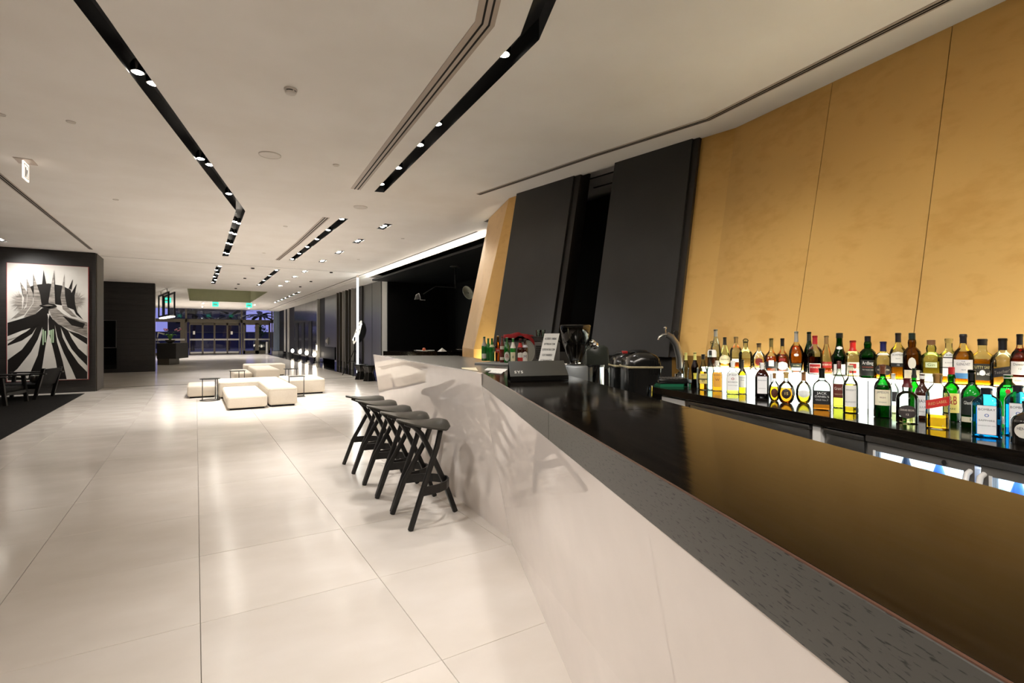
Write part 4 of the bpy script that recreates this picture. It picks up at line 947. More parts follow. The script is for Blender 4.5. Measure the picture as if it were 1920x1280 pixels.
# ------------------------------------------------------------------ back counter with fridges
Q0 = Vector((3.70, 3.313)); Q1 = Vector((2.953, .668)); QD = (Q1-Q0).normalized(); QRZ = math.atan2(-QD.x, QD.y); QN = Vector((math.cos(QRZ), math.sin(QRZ)))   # local y runs to the camera, local -x to the wall
HB = .94
bc = thing('back_counter', 'dark wooden back counter carrying the front row of bottles', 'counter', (Q0.x, Q0.y, 0), QRZ)
def qw(x, y): return Q0+QN*x+QD*y
m = MB(); m.prism([(0, -.25), (0, 4.2), (-.80, 4.2), (-.57, -.25)], HB-.06, HB); m.done('worktop', M_wood, bc, bevel=.002, seg=1)
m = MB(); m.box(-.40, -.03, -.62, -.253, HB-.06, HB); m.done('worktop_end', M_wood, bc)
def qy(px): p = on_line(px, Q0+QN*-.04, Q1+QN*-.04); return (p-Q0).dot(QD)
def qbox(t, name, ya, yb, z0, z1, m_, x0=-.05, x1=-.04, **k):
    mb = MB(); mb.box(x0, x1, ya, yb, z0, z1); return mb.done(name, m_, t, **k)
cab = thing('steel_cabinet', 'steel drawer cabinets under the back counter left of the fridge', 'cabinet', (Q0.x, Q0.y, 0), QRZ)
qbox(cab, 'white_panel', qy(1241), qy(1284), .60, .86, M_white, -.06)
qbox(cab, 'post', qy(1285), qy(1291), .0, .88, M_steel, -.08)
qbox(cab, 'carcass', qy(1238), qy(1622), 0, .875, M_steeldk, -.5, -.062)
for a, b in ((1292, 1519), (1546, 1622)):
    qbox(cab, 'top_rail', qy(a), qy(b), .835, .865, M_steel, -.07, -.03, bevel=.004)
    qbox(cab, 'drawer', qy(a)+.01, qy(b)-.01, .735, .832, M_steel, -.062, -.045, bevel=.003)
    qbox(cab, 'drawer', qy(a)+.01, qy(b)-.01, .45, .722, M_steel, -.062, -.045, bevel=.003)
qbox(cab, 'post', qy(1526), qy(1541), 0, .876, M_white, -.062, -.03)
fr = thing('bar_fridge', 'dark steel under counter fridge with lit glass doors', 'fridge', (Q0.x, Q0.y, 0), QRZ)
yF0, yD, yF1 = qy(1628), qy(1836), qy(1836)+.62
qbox(fr, 'top_rail', yF0, yF1, .840, .879, M_steel, -.07, -.015, bevel=.008)
m = MB(); m.box(-.55, -.53, yF0, yF1, .08, .838); m.box(-.55, -.07, yF0, yF0+.02, .08, .838); m.box(-.55, -.07, yF1-.02, yF1, .08, .838); m.box(-.55, -.07, yF0, yF1, .08, .1); m.box(-.55, -.07, yF0, yF1, .818, .838); m.done('cabinet_body', M_white, fr)
m = MB(); m.box(-.5, -.1, yF0+.03, yF1-.03, .806, .817); m.done('cabin_lamp', mat('fridge_light', 'dcecff', emit=9), fr)
m = MB(); m.box(-.52, -.10, yF0+.03, yF1-.03, .55, .56); m.done('shelf', M_pane, fr)
qbox(fr, 'base', yF0, yF1, 0, .08, M_black, -.55, -.06)
for a, b, hy in ((yF0+.005, yD-.012, qy(1822)), (yD+.012, yF1-.005, qy(1848))):
    m = MB(); w = .045; wt = .043
    m.box(-.068, -.03, a, a+w, .085, .838); m.box(-.068, -.03, b-w, b, .085, .838); m.box(-.068, -.03, a+w, b-w, .838-wt, .838); m.box(-.068, -.03, a+w, b-w, .085, .14)
    dl = m.done('door', M_steeldk, fr)
    m = MB(); m.box(-.055, -.05, a+w, b-w, .14, .838-wt); m.done('glass_pane', M_pane, dl)
    m = MB(); m.box(-.0299, -.026, a+w-.012, a+w, .14, .838-wt+.004); m.done('seal', M_white, dl)
    m = MB(); yc = a+w+.52*(b-a-2*w) if hy < b and a > yD else b-.12
    m.tube([(-.031, yc, .817), (-.018, yc, .817)], .012, 12); m.done('lock', M_chrome, dl, smooth=40)
    m = MB(); m.tube([(-.03, hy, .80), (-.0, hy+.004, .79), (.012, hy+.006, .76), (.012, hy+.006, .45), (-.03, hy, .40)], .012, 8); m.done('handle', M_white, dl, smooth=50)

# ------------------------------------------------------------------ lit shelf
sh = thing('lit_shelf', 'glowing glass bottle shelf along the gold wall', 'shelf', (0, 0, 0)); HS = 1.14
S0 = Vector((4.035, 3.10)); S1 = Vector((3.70, .90)); SD = (S1-S0).normalized(); S2 = S1+SD*1.6; SN = Vector((-SD.y, SD.x)); SN = SN if SN.x > 0 else -SN
def sq(a, b, w0, w1): return [a+SN*w0, b+SN*w0, b+SN*w1, a+SN*w1]
m = MB(); m.prism([(p.x, p.y) for p in sq(S0, S2, .006, .20)], HB, HS-.012); m.done('light_box', M_lightbox, sh)
m = MB(); m.prism([(p.x, p.y) for p in sq(S0, S2, 0, .205)], HS-.0115, HS-.0005); m.done('glass_top', M_glasstop, sh)
m = MB(); m.prism([(p.x, p.y) for p in sq(S0, S2, .208, .228)], HS-.02, HS+.004); m.done('uplight_strip', mat('warm_uplight', 'fff0d0', emit=38), sh)
for u in (.0, .75, 1.5, 2.22, 2.95):
    a = S0+SD*u; m = MB(); m.prism([(p.x, p.y) for p in sq(a, a+SD*.006, .001, .006)], HB, HS-.0125); m.done('panel_joint', M_steel, sh)

# ------------------------------------------------------------------ bottles
PROF = {
 'std':   [(.86, 0), (1, .012), (1, .52), (.97, .58), (.80, .655), (.52, .71), (.36, .76), (.32, .80), (.31, .95), (.36, .955), (.36, .985), (.30, .99)],
 'squat': [(.86, 0), (1, .015), (1, .48), (.98, .55), (.84, .63), (.55, .69), (.36, .73), (.32, .78), (.32, .94), (.38, .95), (.38, .985), (.3, .99)],
 'slim':  [(.8, 0), (1, .02), (1, .40), (.95, .50), (.72, .62), (.45, .72), (.36, .80), (.34, .95), (.4, .96), (.4, .985), (.33, .99)],
 'tear':  [(.62, 0), (.66, .015), (.80, .12), (.96, .30), (1, .42), (.94, .52), (.72, .62), (.40, .70), (.27, .76), (.24, .95), (.28, .955), (.28, .985), (.22, .99)],
 'cone':  [(.92, 0), (1, .02), (1, .22), (.88, .34), (.62, .52), (.38, .68), (.27, .78), (.25, .95), (.3, .96), (.3, .985), (.25, .99)],
 'round': [(.45, 0), (.62, .02), (.88, .14), (1, .28), (.98, .42), (.82, .56), (.50, .66), (.30, .71), (.27, .76), (.27, .93), (.33, .94), (.33, .985), (.27, .99)],
 'cognac':[(.75, 0), (.86, .02), (.97, .14), (1, .28), (.95, .40), (.74, .50), (.42, .58), (.28, .64), (.25, .70), (.25, .95), (.29, .96), (.29, .985), (.24, .99)],
 'waist': [(1, 0), (1, .02), (.80, .18), (.74, .30), (.86, .42), (1, .52), (.86, .63), (.55, .72), (.38, .80), (.36, .95), (.4, .96), (.4, .985), (.33, .99)],
 'flare': [(.88, 0), (.95, .015), (1, .36), (1.05, .44), (1.04, .47), (.78, .52), (.56, .62), (.44, .72), (.40, .80), (.40, .95), (.44, .96), (.44, .985), (.4, .99)],
 'bulb':  [(.86, 0), (1, .015), (1, .54), (.92, .62), (.62, .68), (.42, .71), (.44, .76), (.47, .80), (.42, .85), (.34, .88), (.33, .96), (.37, .965), (.37, .985), (.3, .99)],
 'box':   [(.94, 0), (1, .012), (1, .60), (.97, .64), (.70, .74), (.40, .80), (.36, .82), (.36, .94), (.42, .95), (.42, .985), (.36, .99)],
 'tank':  [(.9, 0), (1, .012), (1, .66), (.94, .74), (.62, .82), (.40, .86), (.36, .88), (.36, .95), (.42, .955), (.42, .985), (.36, .99)],
 'beer':  [(.9, 0), (1, .02), (1, .55), (.94, .62), (.70, .70), (.48, .77), (.40, .84), (.37, .94), (.43, .95), (.43, .985), (.37, .99)],
}
def prof_at(pf, u):
    for (r0, z0), (r1, z1) in zip(pf, pf[1:]):
        if z0 <= u <= z1: return r0+(r1-r0)*(u-z0)/max(1e-6, z1-z0)
    return pf[-1][0]
def bottle(label, x, y, z, h, r, prof='std', n=2, flat=1.0, gl='clear', gcol='e9f0ea', liq=None, lvl=.45, cap='1b1b1b', caph=.12, caplow=0, labs=(), turn=0, cat='bottle', group='bottles', capr=1.12, stopper=None, name='spirit_bottle', opaque=False):
    az = math.atan2(-y, -x)+turn+PI/2      # local -y faces the camera side
    t = thing(name, label, cat, (x, y, z+.0003), az, group)
    pf = PROF[prof]; seg = 28
    q = [(max(.001, rr*r), zz_*h) for rr, zz_ in pf]
    gm = mat('dark_bottle_'+gcol, gcol, .08, spec=.6, coat=.5) if opaque else glass('glass_'+gl+gcol, gcol)
    m = MB(); m.lathe([(.001, .004*h)]+q, seg, sx=1, sy=flat, n=n, caps=False); m.done('glass', gm, t, smooth=40)
    if liq:
        zl = [p for p in pf if p[1] < lvl]+[(prof_at(pf, lvl), lvl)]
        k = 1-.0035/max(r, .02); lq = [(max(.001, rr*r*k-.0012), zz_*h+(.006 if i == 0 else 0)) for i, (rr, zz_) in enumerate(zl)]
        m = MB(); m.lathe([(.001, lq[0][1])]+lq+[(.001, lq[-1][1])], seg, sx=1, sy=flat, n=n, caps=False); m.done('liquid', liquid('liquor_'+liq, liq), t, smooth=40)
    if cap:
        rc = prof_at(pf, .93)*r*capr; z0 = (1-caph)*h-caplow*h
        rc0 = max(prof_at(pf, 1-caph-caplow)*r*1.06, .002)
        pts = [(rc0 if caph > .16 else rc, z0)]
        if caph > .16: pts += [(max(prof_at(pf, 1-caph*u)*r*1.06, rc*.95), (1-caph*u)*h) for u in (.8, .6, .4, .25)]
        pts += [(rc, h*.992), (rc*.85, h), (.001, h)]
        m = MB(); m.lathe(pts, 18, caps=False); m.done('cap', mat('cap_'+cap, cap, .35), t, smooth=40)
    if stopper:
        m = MB(); m.sphere((0, 0, h*1.03), r*.42, 14, 8, .8); m.done('stopper', glass('glass_clear', 'e9f0ea') if stopper == 'g' else mat('stopper_'+stopper, stopper, .3), t, smooth=60)
    for li, L in enumerate(labs):
        z0, z1, wa, colr = L[0]*h, L[1]*h, L[2], L[3]; txts = L[4] if len(L) > 4 else (); shp = L[5] if len(L) > 5 else 'rect'
        sl = L[6] if len(L) > 6 else 0
        m = MB(); rows = []; nz, na = (10, 12)
        def surf(a, zq, eps):
            rr = prof_at(pf, min(.985, max(.02, zq/h)))*r+eps; ux, uy = sup(a, n); return Vector((ux*rr, uy*rr*flat, zq))
        for i in range(nz+1):
            u = i/nz; zq = z0+(z1-z0)*u; ww = wa
            if shp == 'oval': ww = wa*math.sqrt(max(.003, 1-(2*u-1)**2))
            if shp == 'arch' and u > .7: ww = wa*math.sqrt(max(.003, 1-((u-.7)/.3)**2))
            rows.append([surf(-PI/2+ww*(k/na-.5)*2, zq+sl*(k/na-.5)*h, .0009+.0006*li) for k in range(na+1)])
        m.grid(rows); lb_ = m.done('paper_label', mat('label_'+colr, colr, .55), t, smooth=60, fix=False)
        for tx in txts:
            s_, uz, sz, tc = tx[:4]; v, f = text_mesh(s_, sz*(z1-z0), .0); zc = z0+(z1-z0)*uz
            if not v: continue
            wv = max(p[0] for p in v)-min(p[0] for p in v); R_ = prof_at(pf, zc/h)*r
            mx = min(2*wa*R_*.9, 1.3*R_); kx = min(1, mx/wv); dx = tx[4] if len(tx) > 4 else 0
            mb = MB(); mb.add([surf(-PI/2+(p[0]*kx+dx*R_)/R_, zc+p[1]+sl*h*(p[0]*kx)/max(1e-4, 2*wa*R_), .0016+.0006*li) for p in v], f); mb.done('lettering', mat('ink_'+tc, tc, .6), lb_, fix=False)
    return t
AM, AM2, DK, YL, PAL = 'd98a2c', 'b9581a', '5a1d0c', 'e8c23a', 'eedb8a'
FR = 'front row of spirit bottles'; BR = 'rear row of spirit bottles'
def front(label, px, hw, yt, yb, **k):
    p = atz(px, yb-1.0, HB); d = dep(p.x, p.y); r = hw*d/FPX; rr = ray(px).normalized(); d2 = d+r*.8*k.get('flat', 1)
    r = hw*d2/FPX
    while (Vector(atd(px, d2))-S0).dot(SN) > -(r+.006): d2 -= .01; r = hw*d2/FPX
    x, y = atd(px, d2); h = (H-(yt-HY)*d2/FPX)-HB; k.setdefault('group', FR)
    return bottle(label, x, y, HB, h, r, **k)
def back(label, px, hw, yt, yb, off=.085, **k):
    p = on_line(px, S0+SN*off, S2+SN*off); d = dep(p.x, p.y); r = hw*d/FPX; h = (H-(yt-HY)*d/FPX)-HS; k.setdefault('group', BR)
    return bottle(label, p.x, p.y, HS, h, r, **k)
WHT, CRM, BLK, REDL = 'f0eee8', 'e8dcb0', '161616', 'b5201e'
# rear row, left to right
back('tall frosted clear bottle, leftmost and tallest on the lit shelf', 1342, 9, 617, 686, off=.15, prof='slim', gcol='e4ece6', cap='8d8a80', caph=.2)
back('clear decanter with glass stopper and amber liquor, left end of the lit shelf', 1335, 8, 643, 689, off=.05, prof='box', n=5, flat=.8, liq=AM2, lvl=.55, cap=None, stopper='g', labs=((.42, .72, 1.0, WHT),))
back('clear cone shaped bottle with dark cap and oval cream label', 1359, 11, 632, 685, off=.1, prof='cone', liq=PAL, lvl=.2, cap='23201c', caph=.26, labs=((.12, .42, 1.1, CRM, (('PREMIUM', .5, .22, '3a3a2a'),), 'oval'),))
back('clear round shouldered bottle with brown cap and amber remains', 1380, 10.5, 631, 686, off=0.13, prof='squat', liq=AM2, lvl=.30, cap='7c6238', caph=.2, labs=((.2, .3, .7, WHT),))
back('clear bottle with a large crystal stopper on the lit shelf', 1398, 12, 640, 687, off=0.06, prof='squat', liq=PAL, lvl=.12, cap='2a2520', caph=.04, caplow=.0, stopper='g')
back('round dotted clear bottle with brown neck band and dark red oval label', 1423, 12.5, 643, 687, prof='round', gcol='f1f1ea', cap='6b5638', caph=.16, labs=((.18, .46, .5, '7a1d14', (), 'oval'),))
back('amber cognac bottle with olive cap, left of the twin cognac bottle', 1446, 12.5, 634, 694, off=0.06, prof='cognac', liq=AM2, lvl=.46, cap='6e6034', caph=.26, labs=((.10, .30, .9, '26282c'), (.16, .34, .35, WHT)))
back('amber cognac bottle with black neck and white label', 1467, 12.5, 634, 694, off=0.135, prof='cognac', liq='a3420f', lvl=.52, cap='171412', caph=.24, labs=((.05, .30, .75, WHT, (('V.S', .6, .3, '333333'),), 'oval'), (.32, .40, .4, '7a1512')))
back('tall amber teardrop bottle with grey capsule and dark band label', 1493, 12.5, 621, 698, prof='tear', liq='d07a1e', lvl=.66, cap='9a958c', caph=.26, labs=((.13, .235, .85, '1e2b22', (('EXTRA', .5, .4, 'd8d2b0'),)), (.06, .13, .85, WHT, (('FINE', .5, .5, '222222'),)), (.40, .47, .3, WHT, (), 'oval')))
back('slim dark green bottle with black neck behind the red capped brandy', 1517, 9.5, 622, 698, off=.155, prof='slim', gcol='3d7a45', gl='green', liq='1e3a1c', lvl=.5, cap='20241f', caph=.22)
back('brandy bottle with red cap and red label', 1528, 12.5, 629, 700, off=0.056, prof='std', liq=DK, lvl=.46, cap='b3262b', caph=.22, labs=((.03, .29, .8, WHT), (.05, .27, .72, 'a51c1a', (('BRANDY', .62, .26, 'f4ead8'),))))
back('clear pear shaped bottle with brown capsule and red band, amber at the base', 1549.5, 13, 629, 701, off=0.14, prof='cone', liq=AM2, lvl=.30, cap='8a6a3e', caph=.22, labs=((.18, .33, .75, 'a3231c', (('RESERVE', .5, .4, 'f0e0c0'),)),))
back('dark green flared bottle with a round white neck seal', 1574, 12.5, 624, 701, off=0.058, prof='flare', gcol='2f7a3d', gl='green', liq='15300f', lvl=.40, cap='151a15', caph=.12, labs=((.62, .69, .8, WHT, (), 'oval'), (.05, .28, .8, WHT, (('X.O', .5, .3, '1c3a1c'),))))
back('clear bottle sealed with dripping red wax', 1599, 14, 638, 705, off=0.13, prof='squat', liq=PAL, lvl=.35, cap='c3221f', caph=.30, labs=((.06, .40, .85, 'e9e2cc', (('KY', .5, .3, '222222', .45),)), (.24, .36, .38, '9c1f1b'), (.10, .17, .38, '9c1f1b')))
back('dark green bottle with a black label lettered in white', 1627, 13.5, 630, 708, off=0.06, prof='bulb', gcol='2c8a3c', gl='green', liq='0f2f10', lvl=.5, cap='151515', caph=.13, labs=((.06, .44, .95, '1d211c', (('Ardbeg', .80, .30, 'f2f2ea'), ('ISLAY SINGLE MALT', .55, .10, 'c94a2c'), ('TEN YEARS OLD', .38, .10, 'e8e8e0')),),))
back('clear bottle with violet cap and black oval label', 1656, 14.5, 640, 710, prof='squat', liq=YL, lvl=.22, cap='23245c', caph=.26, labs=((.10, .40, 1.0, '1f1a1c', (('VERMOUTH', .5, .22, 'e8dcc0'),), 'oval'), (.64, .70, .9, WHT)))
back('amber bottle with white label above a black band', 1684, 13.5, 624, 712, off=0.12, prof='std', liq='e0a91f', lvl=.58, cap='2a2220', caph=.2, labs=((.36, .60, .9, 'efece4', (('BOWMORE', .72, .26, '22201c'), ('ISLAY', .4, .14, '444444')), 'arch'), (.28, .36, .9, '1c1c1c', (('12', .5, .6, 'eeeeee'),))))
back('olive brown bottle with long white oval label', 1710, 14, 624, 712, off=0.06, prof='bulb', gcol='a98a3c', gl='olive', liq='5c3208', lvl=.35, cap='1b2a22', caph=.15, labs=((.26, .50, .42, 'ece6d2', (), 'oval'), (.04, .24, .9, 'eadfbe', (('16', .65, .25, '3a2c1c'),))))
back('pale green bottle with a wooden cork and a leaf mark', 1746, 17, 637, 719, prof='bulb', gcol='dfe8bd', gl='pale', liq='e6ecb6', lvl=.5, cap='8a6244', caph=.12, labs=((.03, .22, 1.0, 'f0f1e2'), (.36, .48, .5, 'dfe6b8', (('Gin', .5, .8, '6d7f3a'),))))
back('clear bottle with a gold cap and a white arched label', 1779, 16.5, 634, 720, off=0.14, prof='squat', flat=.8, liq=YL, lvl=.16, cap='a98f4e', caph=.11, labs=((.16, .70, .55, 'f3f0ea', (('RUM', .86, .1, '1b1b1b'), ('BLANCO', .55, .06, '555555')), 'arch'), (.56, .585, .55, '202020'), (.34, .36, .55, '202020')))
back('amber bottle with white and blue label', 1806, 15.5, 626, 721, off=0.062, prof='std', liq='dc9a2a', lvl=.66, cap='221f24', caph=.18, labs=((.24, .50, 1.0, 'efece6', (('THE', .86, .12, '333333'), ('GLENLIVET', .66, .26, '2a2a2a'), ('1824', .25, .14, '555555'))), (.135, .24, 1.0, '5a9bd0')))
back('wide amber bottle with a dark label showing a white ship', 1842, 19.5, 635, 721, off=0.12, prof='squat', n=4, flat=.6, liq='d7951d', lvl=.57, cap='161513', caph=.14, labs=((.12, .47, .85, '26231a', (('CUTTY SARK', .78, .24, 'd9c98a'), ('BLENDED', .38, .20, 'f0f0ea', .3)),), (.22, .34, .2, 'eeeeea', (), 'oval')))
back('clear wide bottle with tall black collar and slanted black label', 1880, 18, 634, 726, off=0.08, prof='squat', gcol='eceee6', liq='e9e4c0', lvl=.42, cap='17171c', caph=.24, labs=((.24, .42, .75, '1d1b1f', (("Teacher's", .5, .5, '8f867c'),), 'rect', .07),))
back('red brown whisky bottle with white label at the right edge of the shelf', 1912, 13.5, 626, 722, prof='std', liq='8a2c12', lvl=.74, cap='171212', caph=.2, labs=((.26, .50, 1.0, 'efe9df', (("Dewar's", .78, .26, '26201c'), ('12', .45, .2, '333333'))), (.05, .22, 1.0, 'e9e2d6', (('SCOTCH', .6, .2, '444444'),))))
# front row, left to right
front('slim clear waisted bottle with yellow neck foil at the left end of the back counter', 1286, 6.5, 661, 726, prof='waist', liq='5a1f12', lvl=.12, cap='d7cf7a', caph=.22)
front('slim dark red waisted bottle with yellow neck foil beside the clear one', 1303, 7, 660, 725, prof='waist', gcol='6a2a20', gl='red', liq='3c0c08', lvl=.55, cap='d7cf7a', caph=.22, labs=((.25, .42, .5, 'd8c84a'),))
front('clear whisky bottle with black cap and cream label above low amber', 1318.5, 8.5, 664, 732, prof='slim', liq='e29a22', lvl=.52, cap='201c1a', caph=.14, labs=((.18, .46, .9, 'ead27c', (('VAT', .82, .22, '2c2418'), ('69', .3, .3, '2c2418'))), (.29, .32, .9, '3a3020')))
front('tall clear bottle with black cap behind the cream label bottle', 1332, 7, 657, 728, prof='slim', gcol='dfeae8', liq='e8eee4', lvl=.55, cap='1a1616', caph=.12)
front('amber bourbon bottle with orange label', 1345, 9, 676, 733, prof='squat', n=4, flat=.7, liq='dd8f1e', lvl=.62, cap='e8e0d0', caph=.16, labs=((.14, .60, .7, 'e7a63e', (('BOURBON', .85, .14, '5a2a12'), ('W', .5, .25, '6a2a14'))),))
front('clear bourbon bottle with a large white label and red seal', 1374, 11, 676, 740, prof='squat', n=4, flat=.75, liq='e8d65a', lvl=.16, cap='efece6', caph=.2, labs=((.12, .66, .85, 'f5f3ee', (('JIM BEAM', .85, .16, '2a2a2a'), ('o', .66, .3, 'a01c1c'), ('BOURBON', .45, .10, '444444'), ('Kentucky Straight', .28, .07, '666666'))),))
front('yellow amber bottle with dark neck and white label', 1392, 8, 674, 735, prof='squat', liq='e5b51c', lvl=.70, cap='241f16', caph=.32, labs=((.20, .55, .85, 'f0eee2', (('Tullamore', .8, .14, '3a3a2a'), ('Dew', .6, .14, '3a3a2a'))),))
front('dark brown square bottle with white cap and white label', 1429, 12, 680, 748, prof='box', n=5, flat=.8, gcol='4a2412', gl='brown', liq='2a0d05', lvl=.6, cap='ece8e2', caph=.18, labs=((.14, .62, .6, 'f3f0ee', (('Amaretto', .78, .12, '7a7a8a'), ('ORIGINALE', .3, .07, '8a8a8a'))),))
front('round dimpled amber bottle with a brown oval emblem, left of the larger dimpled one', 1452, 10, 699, 753, prof='round', liq='e2a81c', lvl=.52, cap='8a6238', caph=.2, labs=((.12, .46, .6, '5a2c18', (), 'oval'),))
front('large round dimpled amber bottle with cork and dark emblem', 1474, 14.5, 697, 758, prof='round', liq='d98a1c', lvl=.50, cap='c2a060', caph=.2, labs=((.16, .48, .55, '2c2018', (('15', .5, .4, 'e0c070'),), 'oval'),))
front('round pale bottle with brown cork and white crescent label over yellow', 1507, 13.5, 697, 758, prof='round', liq='e6c52c', lvl=.38, cap='8e5f3a', caph=.28, labs=((.20, .44, .75, 'f1f0ec', (), 'oval'),))
front('square clear bottle with black cap and black label lettered vertically', 1541, 15, 690, 770, prof='squat', n=5, flat=.95, liq='a8601a', lvl=.20, cap='161412', caph=.24, labs=((.14, .47, .8, '151515', (('JACK', .80, .24, 'f0f0ea'), ("DANIEL'S", .56, .2, 'f0f0ea'), ('OLD No.7', .32, .16, 'd8d8d0'))),))
front('triangular whisky bottle with brown label', 1573, 10, 677, 766, prof='std', n=3, liq='eadf4a', lvl=.28, cap='6a1f16', caph=.16, labs=((.22, .52, .9, '6a2a1c', (("Grant's", .66, .3, 'f4ead8'), ('TRIPLE WOOD', .25, .13, 'e0c8a0'))),))
front('pale amber bottle with white label beside the triangular one', 1595, 12.5, 684, 776, prof='std', liq='e6b42a', lvl=.60, cap='ece6c0', caph=.12, labs=((.14, .58, .75, 'f1eee6', (('WHISKY', .78, .13, '777777'), ('BLENDED', .22, .1, '888888'))),))
front('green whiskey bottle with cream label standing alone before the lit panel', 1655, 14, 683, 785, prof='std', gcol='2f9a4a', gl='green', liq='1c5a24', lvl=.6, cap='6b3a22', caph=.18, labs=((.24, .53, .95, 'efe7c8', (('JAMESON', .84, .22, '26241c'), ('IRISH', .5, .14, '7a2a1a'), ('WHISKEY', .2, .1, '555555'))),))
front('clear small bottle half hidden right of the green whiskey', 1675, 9, 700, 772, prof='std', liq='eee9b0', lvl=.2, cap='d8d4c8', caph=.16, labs=((.3, .55, .7, '3a3a3a'),))
front('clear round shouldered whisky bottle with dark red cap and dark oval crest', 1701, 17, 709, 796, prof='bulb', liq='ead9a0', lvl=.15, cap='5a161a', caph=.2, labs=((.12, .42, .85, '3a3230', (('CHIVAS REGAL', .62, .2, 'e8e0d0'), ('12', .3, .2, 'e8e0d0')), 'oval'),))
front('bright green bottle with black cap between the two dark whiskies', 1714, 9, 690, 772, prof='bulb', gcol='35b53c', gl='green2', liq='1c7a20', lvl=.5, cap='121712', caph=.2)
front('dark brown bottle with white cap and white label', 1729, 11.5, 700, 787, prof='std', gcol='3a1a10', gl='brown', opaque=True, cap='eeeae6', caph=.12, labs=((.08, .52, .95, 'efedea', (('HAIG', .72, .22, '26282c'), ('CLUB', .42, .14, '444444'), ('WHISKY', .2, .08, '666666'))),))
front('square clear whisky bottle with gold cap and slanted red label', 1758, 17.5, 700, 806, prof='box', n=6, flat=.95, liq='d99a1e', lvl=.26, cap='9c7440', caph=.18, labs=((.40, .56, .86, 'c8281e', (('RED LABEL', .5, .45, 'd8b070'),), 'rect', .10),))
front('green bottle with red cap and yellow label', 1784, 13, 688, 790, prof='bulb', gcol='2e9e30', gl='green', liq='0f3a12', lvl=.45, cap='b01e22', caph=.14, labs=((.16, .52, .95, 'eedd7a', (('J&B', .62, .62, 'b0201c'), ('RARE', .2, .14, '6a5a2a'))),))
front('dark green triangular whisky bottle with black shield label', 1822, 16.5, 693, 804, prof='std', n=2.6, gcol='2f8a48', gl='green', liq='143a1a', lvl=.5, cap='1a1c1a', caph=.19, labs=((.22, .56, .9, '1c211c', (('Glenfiddich', .62, .24, 'e8e8e0'),), 'arch'), (.10, .19, .9, 'e9e2c4', (('12', .5, .8, '2a2a22'),))))
front('square light blue gin bottle with a framed white label', 1850, 21, 727, 822, prof='tank', n=5, flat=.7, gcol='6fd0ee', gl='blue', liq='58b8e8', lvl=.62, cap='1c1a22', caph=.13, labs=((.06, .66, .58, '2f3c4a'), (.07, .65, .55, 'f1f1f0', (('BOMBAY', .86, .11, '222222'), ('SAPPHIRE', .48, .09, '222222'), ('o', .68, .24, '2a5ca8'), ('LONDON DRY GIN', .3, .05, '666666')))))
front('green gin bottle with silver cap and red wax seal', 1890, 16.5, 702, 807, prof='tank', gcol='3fae62', gl='green3', liq='6cd08a', lvl=.6, cap='c9ccc6', caph=.07, labs=((.34, .66, .16, '5f6a62'), (.66, .74, .22, 'c01f1c', (), 'oval'), (.10, .24, .8, 'e8f2e2', (('GIN', .5, .5, '2c5a34'),))))
front('light blue gin bottle at the right edge behind the black bottle', 1909, 19, 722, 820, prof='tank', n=5, flat=.7, gcol='6fd0ee', gl='blue', liq='58b8e8', lvl=.62, cap='1c1a22', caph=.13, labs=((.06, .66, .58, '2f3c4a'), (.07, .65, .55, 'f1f1f0', (('BOMBAY', .86, .11, '222222'), ('SAPPHIRE', .48, .09, '222222'), ('o', .68, .24, '2a5ca8')))))
front('black apothecary bottle with white oval label at the right edge', 1929, 25, 752, 838, prof='squat', gcol='15120f', opaque=True, cap='201c18', caph=.14, labs=((.14, .52, .85, 'e9e4d8', (("HENDRICK'S", .62, .26, '2a2622'), ('GIN', .3, .16, '444444')), 'oval'),))
# cans and bottles inside the fridge
FB_ = [('small dark bottle in the fridge', '1d2a38'), ('blue bottle in the fridge', '2a4fb0')]
for k in range(14):
    yy = yF0+.09+k*.083
    if yy > yF1-.08: break
    p = qw(-.2-.05*(k % 2), yy); kind = k % 4
    t = thing('fridge_bottle', ['dark bottle with silver cap', 'clear water bottle', 'blue bottle', 'white bottle'][kind]+' in the lit fridge, '+(names+['ninth', 'tenth', 'eleventh', 'twelfth', 'thirteenth', 'fourteenth'])[k]+' from the left', 'bottle', (p.x, p.y, .5605), 0, 'bottles in the lit fridge')
    m = MB(); m.lathe([(.026, 0), (.029, .01), (.029, .14), (.012, .2), (.012, .24), (.001, .24)], 14, caps=False); m.done('body', mat('fridge_%d' % kind, ['1c2430', 'b9d3e4', '3a62c0', 'e6ecf2'][kind], .15), t, smooth=40)
    m = MB(); m.cyl((0, 0), .014, .225, .246, 10); m.done('cap', M_steel, t)

